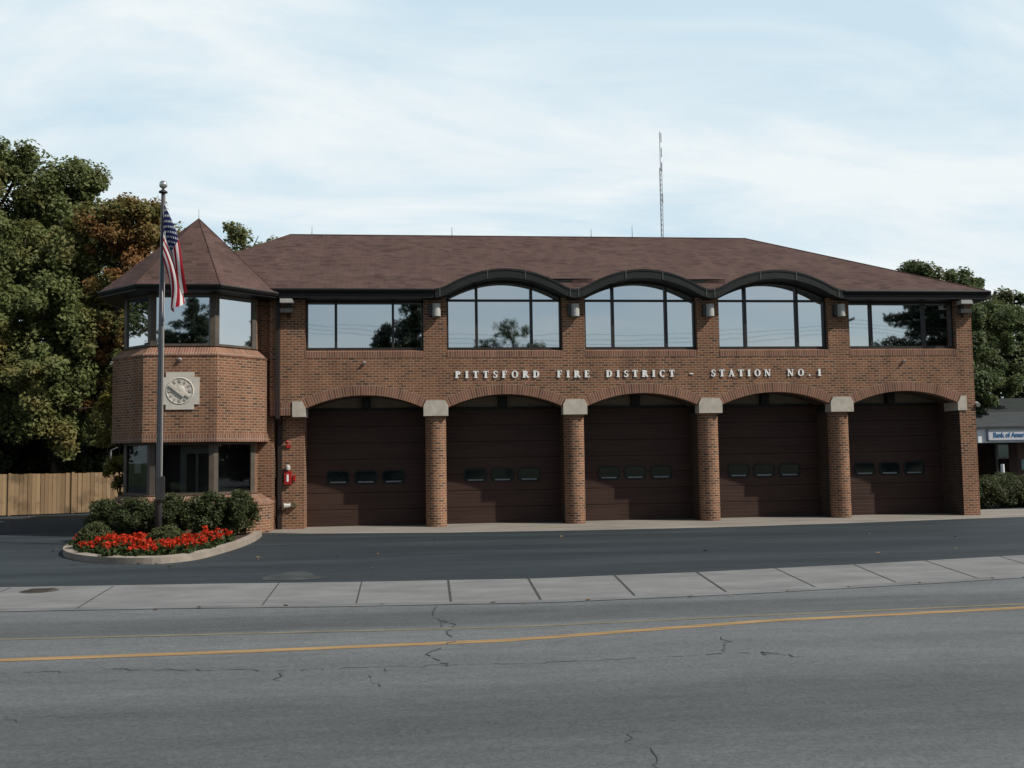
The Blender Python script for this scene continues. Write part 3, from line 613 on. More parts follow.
GL = {
 'P': (.78, [vbar(.22), serif(.22, 0, .5), serif(.18, .91, .3)]+arc(.36, .73, .40, .27, -90, 90)+[[(.3, .91), (.4, .91), (.4, 1), (.3, 1)], [(.3, .46), (.4, .46), (.4, .56), (.3, .56)]]),
 'I': (.48, [vbar(.24), serif(.24, 0, .46), serif(.24, .91, .46)]),
 'T': (.80, [vbar(.40), serif(.40, 0, .48), [(.02, .90), (.78, .90), (.78, 1), (.02, 1)], [(.02, .72), (.09, .72), (.09, .9), (.02, .9)], [(.71, .72), (.78, .72), (.78, .9), (.71, .9)]]),
 'S': (.66, arc(.33, .74, .30, .27, 30, 270, .22, .13)+arc(.33, .27, .31, .28, 90, -150, .22, .13)+[vbar(.59, .08, .68, .95), vbar(.06, .08, .05, .34)]),
 'F': (.72, [vbar(.22), serif(.22, 0, .48), [(.04, .90), (.68, .90), (.68, 1), (.04, 1)], [(.60, .70), (.68, .70), (.68, .9), (.60, .9)], [(.3, .46), (.52, .46), (.52, .56), (.3, .56)], [(.48, .36), (.54, .36), (.54, .66), (.48, .66)]]),
 'O': (.96, arc(.48, .5, .46, .52, 0, 360, .25, .10, 24)),
 'R': (.88, [vbar(.22), serif(.22, 0, .48), serif(.18, .91, .3), seg((.44, .50), (.80, .03), .24), [(.66, 0), (.90, 0), (.90, .08), (.66, .08)]]+arc(.36, .74, .38, .26, -90, 90)+[[(.3, .91), (.4, .91), (.4, 1), (.3, 1)], [(.3, .48), (.4, .48), (.4, .57), (.3, .57)]]),
 'D': (.92, [vbar(.22), serif(.16, 0, .3), serif(.16, .91, .3)]+arc(.36, .5, .52, .5, -90, 90, .27, .10, 16)),
 'E': (.76, [vbar(.22), [(.03, 0), (.72, 0), (.72, .10), (.03, .10)], [(.03, .90), (.68, .90), (.68, 1), (.03, 1)], [(.61, .72), (.68, .72), (.68, .9), (.61, .9)], [(.65, .1), (.72, .1), (.72, .3), (.65, .3)], [(.3, .46), (.52, .46), (.52, .56), (.3, .56)], [(.48, .36), (.54, .36), (.54, .66), (.48, .66)]]),
 'C': (.84, arc(.46, .5, .44, .52, 40, 320, .26, .11, 20)+[vbar(.77, .08, .66, .95)]),
 'A': (.92, [seg((.16, 0), (.42, 1.0), .11), seg((.42, 1.0), (.74, 0), .25), [(.22, .30), (.64, .30), (.64, .40), (.22, .40)], serif(.14, 0, .32), serif(.74, 0, .40)]),
 'N': (.94, [vbar(.16, .11), vbar(.78, .11), seg((.18, .97), (.76, .05), .24), serif(.15, 0, .32), serif(.12, .91, .3), serif(.78, .91, .32)]),
 '.': (.34, [rrect(.06, .30, 0, .24, .11)]),
 '1': (.56, [vbar(.30), serif(.30, 0, .5), seg((.06, .78), (.26, .95), .13)]),
 '-': (.62, [[(.04, .36), (.58, .36), (.58, .52), (.04, .52)]]),
}
HGT = .215
for word, xa, xb in [('PITTSFORD', 4.83, 7.40), ('FIRE', 7.94, 8.95), ('DISTRICT', 9.46, 11.61), ('-', 12.08, 12.30), ('STATION', 12.77, 14.68), ('NO.', 15.22, 15.97), ('1', 16.20, 16.38)]:
    tot = sum(GL[c][0] for c in word)*HGT; gap = (xb-xa-tot)/max(1, len(word)-1); x = xa
    for ch in word:
        wd, polys = GL[ch]; mb = MB()
        for q in polys:
            q2 = [(x+px*HGT, 4.465+pz*HGT) for px, pz in q]; area = sum(q2[k][0]*q2[(k+1) % len(q2)][1]-q2[(k+1) % len(q2)][0]*q2[k][1] for k in range(len(q2)))
            if area < 0: q2 = q2[::-1]
            yy = -.030-rng.random()*.004; n_ = len(q2); mb.poly([(a, yy, c) for a, c in q2])
            for k in range(n_): a, c = q2[k], q2[(k+1) % n_]; mb.poly([(a[0], yy, a[1]), (a[0], -.005, a[1]), (c[0], -.005, c[1]), (c[0], yy, c[1])])
        mb.build('sign_letter', WHITE, SGN); x += wd*HGT+gap

# ---- clock on the tower
CK = thing('wall_clock', (-2.90, -1.5, 4.03), 'pale stone wall clock with notched corners on the tower front', 'clock')
k = MB(); cx, cz, yf = -2.90, 4.04, -1.5; a, nn_ = .52, .14
pts = [(-a+nn_, -a), (a-nn_, -a), (a-nn_, -a+nn_), (a, -a+nn_), (a, a-nn_), (a-nn_, a-nn_), (a-nn_, a), (-a+nn_, a), (-a+nn_, a-nn_), (-a, a-nn_), (-a, -a+nn_), (-a+nn_, -a+nn_)]
k.slab([(cx+p, cz+q) for p, q in pts], yf-.035, yf+.0); soft_edges(k.build('stone_panel', CLOCKST, CK), .01)
k = MB(); n = 40
for i in range(n):
    t0, t1 = 2*math.pi*i/n, 2*math.pi*(i+1)/n
    for r0_, r1_, y0_, y1_ in ((.34, .36, yf-.037, yf-.052), (.36, .385, yf-.052, yf-.037)):
        Q = lambda r, t, y: (cx+r*math.cos(t), y, cz+r*math.sin(t)); k.poly([Q(r0_, t0, y0_), Q(r1_, t0, y1_), Q(r1_, t1, y1_), Q(r0_, t1, y0_)])
k.build('clock_rim', CLOCKST, CK)
k = MB()
def kbar(p, q, w, y0, y1):
    s_ = seg(p, q, w); k.slab([(cx+u, cz+v) for u, v in s_], y0, y1)
HM = mat('hour mark stone', (.40, .37, .32), .8)
for hr in range(12):
    k = MB(); t0 = R(90-30*hr); r0_, r1_ = .245, .325; kbar((r0_*math.cos(t0), r0_*math.sin(t0)), (r1_*math.cos(t0), r1_*math.sin(t0)), .04 if hr % 3 else .065, yf-.052, yf-.036); k.build('hour_mark', HM, CK)
k = MB(); k.lathe([(.11, 0.0), (.095, .03), (0, .045)], 0, 0, 20)
for i, v in enumerate(k.v): k.v[i] = Vector((cx+.02+v.x, yf-.036-v.z, cz+.03-v.y))
k.build('hub', CLOCKST, CK)
for p, q, ww, y0_ in (((.12, -.15), (-.28, .17), .075, yf-.078), ((-.04, .03), (.27, -.17), .065, yf-.066)):
    k = MB(); kbar(p, q, ww, y0_, y0_+.028); k.build('hand', CLOCKST, CK)

# ---- lamps on the facade
SCL = ['leftmost of four pale half round wall lamps on the piers between the upper windows', 'second from left of four pale half round wall lamps on the upper piers', 'third from left of four pale half round wall lamps on the upper piers', 'rightmost of four pale half round wall lamps on the upper piers']
for i in range(1, 5):
    x = i*B-.02; o = thing('sconce', (x, 0, 6.32), SCL[i-1], 'wall lamp', 'half round wall lamps on the upper brick piers')
    s_ = MB(); s_.lathe([(.125, 6.33), (.125, 6.71)], x+.06, -.13, 16); s_.lathe([(0.0, 6.70), (.12, 6.70)], x+.06, -.13, 16); s_.lathe([(.12, 6.345), (0.0, 6.345)], x+.06, -.13, 16); s_.build('lamp_shade', GREYM, o, smooth=False)
    s_ = MB(); s_.box(x-.16, x+.10, -.13, -.001, 6.36, 6.70); s_.build('bracket', DARKM, o)
for x, lab in ((-.12, 'double floodlight under the eave beside the tower'), (21.05, 'double floodlight under the right end of the eave')):
    o = thing('floodlight', (x, 0, 6.4), lab, 'floodlight', 'floodlights under the eaves')
    s_ = MB(); s_.slab([(x-.06, 6.42), (x+.06, 6.42), (x+.06, 6.80), (x-.06, 6.80)], -.12, 0); s_.tube([(x, -.06, 6.45), (x+.02, -.1, 6.30)], [.03, .05], 8); s_.build('bracket', DARKM, o)
    for q, zz in enumerate((6.62, 6.44)):
        s_ = MB()
        yA, yB = -.42, -.12
        if q == 0: pts = [(x-.20, zz+.08), (x+.20, zz+.08), (x+.15, zz+.20), (x-.20, zz+.20)]
        else: pts = [(x-.20, zz-.03), (x+.16, zz-.03), (x+.13, zz+.09), (x-.20, zz+.09)]
        s_.slab(pts, yA+.04*q, yB); soft_edges(s_.build('lamp_head', GREYM if q == 0 else DARKM, o), .015)

# ---- alarm devices on the left pier
o = thing('fire_alarm_box', (-.17, .5, 1.2), 'red fire alarm box with white bar and pale lamp above it on the left pier', 'alarm box')
s_ = MB(); s_.box(-.28, -.08, .40, .499, 1.35, 1.74); soft_edges(s_.build('case', REDP, o), .02)
s_ = MB(); s_.box(-.21, -.155, .385, .399, 1.43, 1.64); s_.build('handle_bar', WHITE, o)
s_ = MB(); s_.box(-.03, .04, .44, .499, 1.46, 1.62); s_.build('side_box', REDP, o)
s_ = MB(); s_.lathe([(.07, 1.78), (.075, 1.88), (.04, 1.93), (0, 1.94)], -.18, .42, 14); s_.build('lamp', GREYM, o, smooth=True)
o = thing('alarm_bell', (-.17, .5, 2.5), 'small red alarm horn high on the left brick pier', 'alarm horn')
s_ = MB(); s_.box(-.24, -.10, .46, .499, 2.44, 2.53); s_.build('case', REDP, o); s_ = MB(); s_.lathe([(0, .0), (.04, .0), (.055, .04), (.02, .06)], 0, 0, 14)
for i_, v in enumerate(s_.v): s_.v[i_] = Vector((-.20+v.x, .44-v.z, 2.60+v.y))
s_.build('horn', REDP, o)
o = thing('hose_connection', (-.2, .5, .72), 'low pale metal hose connection on the left brick pier', 'hose connection')
s_ = MB(); s_.tube([(-.12, .5, .73), (-.16, .36, .72), (-.30, .30, .72)], [.06, .06, .085], 12); s_.build('outlet', GREYM, o); s_ = MB(); s_.tube([(-.02, .5, .73), (-.02, .40, .73)], [.10, .085], 12); s_.build('cap', mat('tarnished brass', (.16, .13, .07), .5, .5), o)

# ---- aerials on the roof
o = thing('radio_mast', (12.64, RY, RZ), 'tall thin lattice radio mast on the roof ridge', 'radio mast')
s_ = MB(); H = 3.95; tri = [Vector((.07*math.cos(R(90+120*k)), .07*math.sin(R(90+120*k)), 0))*.7 for k in range(3)]; base = Vector((12.64, RY, RZ))
for p in tri: s_.tube([base+p, base+p+Vector((0, 0, 2.6))], .011, 5)
nz = 14
for q in range(nz):
    z0_, z1_ = 2.6*q/nz, 2.6*(q+1)/nz
    for k in range(3): s_.tube([base+tri[k]+Vector((0, 0, z0_)), base+tri[(k+1) % 3]+Vector((0, 0, z1_))], .006, 4)
s_.tube([base+Vector((0, 0, 2.5)), base+Vector((0, 0, H))], .013, 6); s_.build('lattice', STEEL, o)
for zz, rr_ in ((2.45, .020), (1.3, .024), (3.55, .016), (3.0, .016)):
    s_ = MB(); s_.tube([base+Vector((.05, 0, zz)), base+Vector((.05, 0, zz+.35))], rr_, 6); s_.build('aerial', STEEL, o)
for x, hh, lab in ((5.0, .33, 'short thin whip aerial on the ridge left of the radio mast, farthest from it'), (10.02, .30, 'short thin whip aerial on the ridge, nearer left of the mast'), (11.53, .45, 'thin whip aerial on the ridge just left of the radio mast'), (.1, .30, 'thin lightning rod at the left end of the roof ridge')):
    s_ = MB(); s_.tube([(x, RY, RZ-.02), (x, RY, RZ+.10), (x, RY, RZ+hh)], [.022, .012, .008], 6); tag(s_.build('whip_aerial', STEEL, loc=(x, RY, RZ)), lab, 'aerial', 'whip aerials on the ridge')

# ================================================================== PLANTING BED, FLAGPOLE
outer = [(-.62, -1.75), (-.55, -3.2), (-.60, -4.9), (-.80, -6.6), (-1.1, -8.0), (-1.65, -8.6), (-2.4, -8.5), (-3.2, -8.0), (-3.85, -7.2), (-4.3, -6.4), (-4.65, -5.4), (-4.95, -4.0), (-5.15, -2.5), (-5.2, -1.0)]
def inset(pts, d):
    o_ = []
    for i, p in enumerate(pts):
        a = Vector(pts[max(i-1, 0)]); c = Vector(pts[min(i+1, len(pts)-1)]); t_ = (c-a).normalized(); n_ = Vector((t_.y, -t_.x)); o_.append((p[0]+n_.x*d, p[1]+n_.y*d))
    return o_
dense = []
for i in range(len(outer)-1):
    p0, p1, p2, p3 = [Vector(outer[max(0, min(len(outer)-1, i+k))]) for k in (-1, 0, 1, 2)]
    for k in range(4):
        t_ = k/4; q = .5*((2*p1)+(p2-p0)*t_+(2*p0-5*p1+4*p2-p3)*t_*t_+(3*p1-p0-3*p2+p3)*t_**3); dense.append((q.x, q.y))
dense.append(outer[-1]); inn = inset(dense, .20)
if sum((Vector(a)-Vector((-3, -3.5))).length for a in inn) > sum((Vector(a)-Vector((-3, -3.5))).length for a in dense): inn = inset(dense, -.20)
k = MB()
for i in range(len(dense)-1):
    a, b_, c, d_ = dense[i], dense[i+1], inn[i+1], inn[i]
    k.poly([(*a, -.02), (*b_, -.02), (*b_, .13), (*a, .13)][::-1]); k.poly([(*a, .13), (*b_, .13), (*c, .15), (*d_, .15)][::-1]); k.poly([(*d_, .15), (*c, .15), (*c, .0), (*d_, .0)][::-1])
structure(k.build('bed_kerb', KERBM, weld=True))
SOIL = mat('dark mulch', (.045, .032, .022), .95, noise=(9, .45, 5), bump=(20, .8))
k = MB(); k.poly([(x, y, .10) for x, y in inn[::-1]]+[]); structure(k.build('bed_soil', SOIL))

def leaf_cloud(centers_, per, spread, size, up=.35, seed=1, aspect=1.7, flat=1.0, outward=None):
    """returns verts, faces for rhombic leaves scattered round each clump centre"""
    g = np.random.default_rng(seed); cs = np.repeat(np.array(centers_, float), per, axis=0); n = len(cs)
    d = g.normal(size=(n, 3)); d /= np.linalg.norm(d, axis=1)[:, None]; rad = g.random(n)**.5
    sp_ = np.repeat(np.array(spread, float), per)[:, None] if np.ndim(spread) else spread
    p = cs+d*rad[:, None]*sp_*np.array([1, 1, flat])
    nr = d*.7+g.normal(size=(n, 3))*.8
    if outward is not None: nr = d*.35+np.repeat(np.array(outward, float), per, axis=0)*.75+g.normal(size=(n, 3))*.5
    nr = nr+0.0; nr[:, 2] += up; nr /= np.linalg.norm(nr, axis=1)[:, None]
    a = np.cross(nr, g.normal(size=(n, 3))); a /= np.linalg.norm(a, axis=1)[:, None]; b_ = np.cross(nr, a)
    s_ = size*g.uniform(.6, 1.35, n)[:, None]; L_ = a*s_*aspect/2; W = b_*s_/2; bend = nr*s_*.15
    v = np.stack([p-L_-bend, p+W*1.0+bend*.5, p+L_-bend, p-W+bend*.5], 1).reshape(-1, 3)
    f = np.arange(n*4).reshape(-1, 4); return v, f
def mesh_np(name, v, f, mt, parent=None, loc=(0, 0, 0)):
    me = bpy.data.meshes.new(name); me.vertices.add(len(v)); me.vertices.foreach_set('co', np.asarray(v, np.float32).ravel())
    me.loops.add(f.size); me.loops.foreach_set('vertex_index', f.astype(np.int32).ravel()); me.polygons.add(len(f))
    me.polygons.foreach_set('loop_start', np.arange(0, f.size, 4, dtype=np.int32)); me.polygons.foreach_set('loop_total', np.full(len(f), 4, np.int32))
    me.update(calc_edges=True); me.validate(); me.materials.append(mt)
    o = bpy.data.objects.new(name, me); C.objects.link(o); o.location = loc
    if parent: o.parent = parent
    WORLD[o] = Vector(loc); return o

HEDGE = leaf_mat('boxwood leaves', (.040, .058, .024), (.108, .130, .054), (.12, .12, .06), 1.6, .62)
DOME = leaf_mat('clipped shrub leaves', (.075, .095, .036), (.135, .150, .062), None)
# hedge shrubs against the tower base
hlab = ['leftmost dark green shrub of the row along the tower base', 'second shrub from left in the row along the tower base', 'dark shrub of the tower row directly behind the flagpole', 'second shrub from right in the row along the tower base', 'rightmost and roundest dark green shrub of the tower row']
for i, (x, y, rx, h_) in enumerate([(-4.55, -2.35, .62, 1.02), (-3.70, -2.70, .66, 1.06), (-2.82, -2.80, .64, 1.10), (-1.98, -2.75, .66, 1.14), (-1.22, -2.55, .62, 1.16)]):
    g = np.random.default_rng(50+i); cs = []
    while len(cs) < 80:
        q = g.uniform(-1, 1, 3)
        if .35 < np.linalg.norm(q) < 1: cs.append((q[0]*rx*.9, q[1]*rx*.85, h_*.5+q[2]*h_*.46))
    o = thing('shrub', (x, y, .1), hlab[i], 'shrub', 'shrubs along the tower base')
    v, f = leaf_cloud(cs, 120, .17, .044, seed=i); v[:, 2] = np.maximum(v[:, 2], .02); mesh_np('foliage', v, f, HEDGE, o)
    s_ = MB()
    for q in range(6): t_ = R(60*q); s_.tube([(0, 0, -.05), (.15*math.cos(t_), .15*math.sin(t_), h_*.35), (.4*rx*math.cos(t_), .4*rx*math.sin(t_), h_*.75)], [.025, .018, .008], 5)
    so = s_.build('stem', BARK, None); so.parent = o
# clipped domes
for i, (x, y, r_, h_, lab) in enumerate([(-3.75, -6.0, .45, .62, 'round clipped green dome shrub at the left end of the flower bed'), (-2.10, -6.3, .50, .52, 'low round clipped green dome shrub among the red flowers right of the flagpole')]):
    g = np.random.default_rng(90+i); v0 = g.normal(size=(420, 3)); v0[:, 2] = abs(v0[:, 2]); v0 /= np.linalg.norm(v0, axis=1)[:, None]
    cs = v0*np.array([r_, r_, h_])*g.uniform(.80, .97, 420)[:, None]
    v, f = leaf_cloud(cs, 16, .06, .040, seed=90+i); o = mesh_np('dome_shrub', v, f, DOME, loc=(x, y, .1)); tag(o, lab, 'shrub')
# red flowers: one clump of each of four shapes, then copies
PETAL = leaf_mat('red petals', (.46, .020, .008), (.66, .060, .016), None, trans=.3); FOL = leaf_mat('bedding leaves', (.035, .06, .018), (.075, .10, .035), None)
protos = []
for q in range(4):
    g = np.random.default_rng(200+q); n_ = 13; st = [(g.normal(0, .11), g.normal(0, .11), g.uniform(.15, .27)) for _ in range(n_)]
    v1, f1 = leaf_cloud([(a*.9, b_*.9, c*.42) for a, b_, c in st], 26, .12, .070, seed=300+q)
    v2, f2 = leaf_cloud(st[:8], 9, .052, .046, seed=400+q, flat=1.3)
    protos.append((v1, f1, v2, f2))
meshes = []
spots = []
g = np.random.default_rng(5)
def in_bed(x, y):
    from mathutils.geometry import intersect_point_tri_2d
    c = False; pts = inn
    for i in range(len(pts)):
        (x0, y0), (x1, y1) = pts[i], pts[i-1]
        if (y0 > y) != (y1 > y) and x < (x1-x0)*(y-y0)/(y1-y0)+x0: c = not c
    return c
tries = 0
while len(spots) < 78 and tries < 6000:
    tries += 1; x, y = g.uniform(-5, -.6), g.uniform(-8.5, -4.6)
    if not in_bed(x, y) or not all(in_bed(x+a, y+b_) for a, b_ in ((.17, 0), (-.17, 0), (0, .17), (0, -.17))): continue
    if any((x-a)**2+(y-b_)**2 < .22**2 for a, b_ in spots): continue
    if (x+2.10)**2+(y+6.3)**2 < .55**2 or (x+3.75)**2+(y+6.0)**2 < .46**2 or (abs(x+2.2) < .42 and -7.0 < y < -6.3) or (x+2.77)**2+(y+4.3)**2 < .05: continue
    spots.append((x, y))
pf = []
for i, (x, y) in enumerate(spots):
    q = i % 4
    if i < 4:
        o = thing('flower_clump', (x, y, .1), 'clump of bright red bedding flowers in the kerbed bed by the flagpole', 'flowers', 'red flowers in the kerbed bed')
        v1, f1, v2, f2 = protos[q]; a = mesh_np('leaves', v1, f1, FOL, o); c = mesh_np('blossoms', v2, f2, PETAL, o); pf.append((o, a, c))
    else:
        o0, a0, c0 = pf[q]; o = o0.copy(); C.objects.link(o); o.location = (x, y, .1)
        for ch in (a0, c0): cc = ch.copy(); C.objects.link(cc); cc.parent = o
    o.rotation_euler.z = g.uniform(0, 6.28); s1 = g.uniform(.75, 1.25); o.scale = (s1, s1, s1*g.uniform(.8, 1.15))

# flagpole
PX, PY = -2.77, -4.3
o = thing('flagpole', (PX, PY, .1), 'tall grey metal flagpole with a ball on top rising from the flower bed', 'flagpole')
s_ = MB(); s_.tube([(PX, PY, .1), (PX+.01, PY, 1.6), (PX+.02, PY, 5), (PX+.03, PY, 8.9)], [.085, .083, .072, .045], 16); s_.build('pole', ALU, o, smooth=True)
s_ = MB(); s_.lathe([(.17, .1), (.17, .16), (.11, .24)], PX, PY, 18); s_.build('collar', ALU, o, smooth=True)
s_ = MB(); s_.lathe([(.02, 8.88), (.11, 8.90), (.11, 8.93), (.03, 8.98), (.03, 9.02)], PX+.03, PY, 14); s_.build('truck', DARKM, o)
s_ = MB(); n_ = 10; s_.lathe([(.105*math.sin(math.pi*k/n_), 9.11-.105*math.cos(math.pi*k/n_)) for k in range(n_+1)], PX+.03, PY, 16); s_.build('ball', mat('polished ball', (.75, .75, .72), .18, .9), o, smooth=True)
s_ = MB(); s_.box(PX-.02, PX+.16, PY-.15, PY-.03, 1.15, 1.72); s_.build('cleat_box', DARKM, o)
s_ = MB(); s_.tube([(PX+.10, PY-.11, 1.6), (PX+.115, PY-.10, 8.85)], .008, 5); s_.build('halyard', mat('rope', (.55, .53, .48), .9), o)

# flag: limp, gathered towards the fly end
def flag_mat():
    mt = bpy.data.materials.new('flag cloth'); mt.use_nodes = True; nt = mt.node_tree; b = nt.nodes['Principled BSDF']; b.inputs['Roughness'].default_value = .85; n = nt.nodes.new; l = nt.links.new
    b.inputs['Specular IOR Level'].default_value = .1
    uv = n('ShaderNodeUVMap'); sp = n('ShaderNodeSeparateXYZ'); l(uv.outputs[0], sp.inputs[0])
    def M(op, a, b_=None):
        m_ = n('ShaderNodeMath'); m_.operation = op
        for i, x in enumerate((a, b_)):
            if x is None: continue
            if isinstance(x, (int, float)): m_.inputs[i].default_value = x
            else: l(x, m_.inputs[i])
        return m_.outputs[0]
    U, V = sp.outputs[0], sp.outputs[1]
    stripe = M('LESS_THAN', M('MODULO', M('MULTIPLY', V, 13), 2), 1.0)           # V runs down from the top, first stripe red
    canton = M('MULTIPLY', M('LESS_THAN', U, .40), M('LESS_THAN', V, 7/13))
    # staggered stars: two lattices of dots
    def dots(ou, ov, nu, nv):
        fu = M('SUBTRACT', M('FRACT', M('ADD', M('MULTIPLY', M('DIVIDE', U, .40), nu), ou)), .5); fv = M('SUBTRACT', M('FRACT', M('ADD', M('MULTIPLY', M('DIVIDE', V, 7/13), nv), ov)), .5)
        a_ = M('MULTIPLY', fu, .40*1.9/nu); b2 = M('MULTIPLY', fv, (7/13)/nv)
        return M('LESS_THAN', M('ADD', M('MULTIPLY', a_, a_), M('MULTIPLY', b2, b2)), .00032)
    stars = M('MAXIMUM', dots(0, 0, 6, 5), dots(.5, .5, 6, 5))
    m1 = n('ShaderNodeMix'); m1.data_type = 'RGBA'; l(stripe, m1.inputs[0]); m1.inputs[6].default_value = (.72, .72, .70, 1); m1.inputs[7].default_value = (.33, .018, .030, 1)
    m2 = n('ShaderNodeMix'); m2.data_type = 'RGBA'; l(stars, m2.inputs[0]); m2.inputs[6].default_value = (.016, .024, .085, 1); m2.inputs[7].default_value = (.72, .72, .70, 1)
    m3 = n('ShaderNodeMix'); m3.data_type = 'RGBA'; l(canton, m3.inputs[0]); l(m1.outputs[2], m3.inputs[6]); l(m2.outputs[2], m3.inputs[7]); l(m3.outputs[2], b.inputs['Base Color'])
    o_ = nt.nodes['Material Output']; tr = n('ShaderNodeBsdfTranslucent'); l(m3.outputs[2], tr.inputs[0]); ms = n('ShaderNodeMixShader'); ms.inputs[0].default_value = .3; l(b.outputs[0], ms.inputs[1]); l(tr.outputs[0], ms.inputs[2]); l(ms.outputs[0], o_.inputs[0]); return mt
s_ = MB(); NU, NV = 44, 40; HZ = 8.58
def flag_pt(u, v):
    tx, tz = .06+.60*u+.05*math.sin(u*5), -2.22*u
    bx, bz = .04+.30*u+.10*math.sin(u*3.1), -1.38-1.42*u
    x = tx+(bx-tx)*v; z = tz+(bz-tz)*v; a = u**.7
    x += a*(.115*math.sin(v*9.5+u*2.4+.5)+.03*math.sin(v*5+1)); z += -.05*a*math.sin(v*9.5+u*2)
    y = a*(.13*math.cos(v*9.5+u*2.4+.9)+.06*math.sin(u*8+v*3))
    return Vector((PX+.03+x, PY-.12+y, HZ+z))
for i in range(NU):
    for j in range(NV):
        q = [(i/NU, j/NV), ((i+1)/NU, j/NV), ((i+1)/NU, (j+1)/NV), (i/NU, (j+1)/NV)]; s_.poly([flag_pt(*p) for p in q], uv=q)
fl = s_.build('flag', flag_mat(), smooth=True, loc=(PX+.1, PY-.1, HZ)); tag(fl, 'limp American flag hanging in folds from the flagpole', 'flag')

# ================================================================== FENCE, LEFT SIDE
def fence():
    p0, p1 = Vector((-24, 7.1)), Vector((-7.2, 13.6)); d = (p1-p0).normalized(); n_ = Vector((d.y, -d.x)); Lf = (p1-p0).length
    o = thing('wooden_fence', (p0.x, p0.y, 0), 'tan wooden board fence at the left below the trees', 'fence')
    FW = leaf_mat('weathered fence board', (.20, .13, .068), (.34, .235, .13), (.15, .10, .055), 1.2, .6, trans=0)
    s_ = MB(); x = 0
    while x < Lf:
        w_ = rng.uniform(.135, .15); h_ = 1.66+rng.uniform(-.015, .015); a = p0+d*x; c = p0+d*(x+w_); t_ = n_*.02; yoff = n_*rng.uniform(-.006, .006)
        q = [a+yoff, c+yoff, c+t_+yoff, a+t_+yoff]; s_.prism([tuple(v) for v in (q[3], q[2], q[1], q[0])], .04, h_); x += w_+rng.choice([.006, .008, .012, .02])
    s_.build('board_panel', FW, o)
    s_ = MB()
    for zz in (.35, 1.35): q = [p0-n_*.05, p1-n_*.05, p1-n_*.005, p0-n_*.005]; s_.prism([tuple(v) for v in q[::-1]], zz, zz+.09)
    s_.build('rail', FW, o)
    x = .9
    while x < Lf:
        s_ = MB(); a = p0+d*x; q = [a+n_*.021, a+d*.10+n_*.021, a+d*.10+n_*.07, a+n_*.07]; s_.prism([tuple(v) for v in q[::-1]], .02, 1.70); s_.build('post', FW, o); x += 2.3
fence()
s_ = MB(); s_.tube([(-10.1, 17, 0), (-10.1, 17, 2.65)], .05, 8); s_.tube([(-10.1, 17, 2.6), (-9.8, 17, 2.75)], .03, 6); tag(s_.build('metal_post', STEEL, loc=(-10.1, 17, 0)), 'thin grey post standing behind the fence beside the tower', 'post')
s_ = MB(); s_.tube([(-5.05, -1.95, 0), (-5.05, -1.95, .86)], .055, 12); s_.lathe([(.055, .86), (.04, .90), (0, .91)], -5.05, -1.95, 12); tag(s_.build('bollard', GREYM, loc=(-5.05, -1.95, 0)), 'short grey bollard at the left end of the shrub row', 'bollard')

# ================================================================== TREES
def tree(name, label, loc, blobs, nclump, per, spread, size, mt, trunk_h, trunk_r, seed, group=None, cat='tree', up=.35):
    """blobs: ellipsoids (x, y, z, rx, ry, rz) relative to the trunk foot"""
    g = np.random.default_rng(seed); o = thing(name, loc, label, cat, group); cs = []; ow = []; vol = np.array([b_[3]*b_[4]*b_[5] for b_ in blobs])**.67; vol = vol/vol.sum()
    allb = []
    for b_, fr in zip(blobs, vol):
        allb.append((b_, fr*.50))                       # the bough's main mass, broken up by smaller sprays on its outside
        for _ in range(9):
            q = g.normal(size=3); q /= np.linalg.norm(q); q[2] = q[2]*.8+.1; k = g.uniform(.26, .50)
            allb.append(((b_[0]+q[0]*b_[3]*.95, b_[1]+q[1]*b_[4]*.95, b_[2]+q[2]*b_[5]*.95, b_[3]*k*1.25, b_[4]*k*1.25, b_[5]*k*.75), fr*.50/9))
    for b_, fr in allb:
        k_ = max(2, int(nclump*fr+.5))
        for _ in range(k_):
            q = g.normal(size=3); q /= np.linalg.norm(q); r_ = g.random()**.45; q = q*r_*(g.uniform(.85, 1.2) if g.random() > .10 else g.uniform(1.2, 1.6))
            ow.append(q*.8+np.array([.12, -.25, .25])); cs.append((b_[0]+q[0]*b_[3], b_[1]+q[1]*b_[4], b_[2]+q[2]*b_[5]))
    spread = spread*g.uniform(.55, 1.45, len(cs))
    v, f = leaf_cloud(cs, int(per*2.6), spread, size*.60, seed=seed+1, up=up, outward=ow); crown = mesh_np('crown', v, f, mt, o)
    s_ = MB(); top = Vector((0, 0, trunk_h)); s_.tube([(0, 0, -.1), (.05, 0, trunk_h*.5), top], [trunk_r*1.25, trunk_r*.9, trunk_r*.7], 10)
    for b_ in blobs:
        c = Vector(b_[:3]); md = (top+c)/2+Vector((g.normal(0, .4), g.normal(0, .4), .3)); s_.tube([top-Vector((0, 0, .4)), md, c, c+Vector((g.normal(0, .3)*b_[3], g.normal(0, .3)*b_[4], b_[5]*.7))], [trunk_r*.55, trunk_r*.35, trunk_r*.18, .02], 6)
        for q in range(5):
            e = c+Vector((g.uniform(-.8, .8)*b_[3], g.uniform(-.8, .8)*b_[4], g.uniform(-.3, .8)*b_[5])); s_.tube([md*.5+c*.5, (c+e)/2+Vector((0, 0, .2)), e], [trunk_r*.2, trunk_r*.12, .015], 5)
    tk = s_.build('trunk', BARK, None); tk.parent = o; return o
GREEN1 = leaf_mat('broadleaf green', (.092, .124, .042), (.195, .222, .085), (.20, .15, .055), .22, .62)
GREEN2 = leaf_mat('yellowing green', (.098, .130, .042), (.205, .228, .082), (.215, .18, .06), .3, .60)
AUTUMN = leaf_mat('autumn leaves', (.11, .12, .038), (.21, .19, .06), (.29, .145, .055), .32, .505)
LIGHTG = leaf_mat('pale green leaves', (.13, .15, .065), (.24, .26, .11), None)
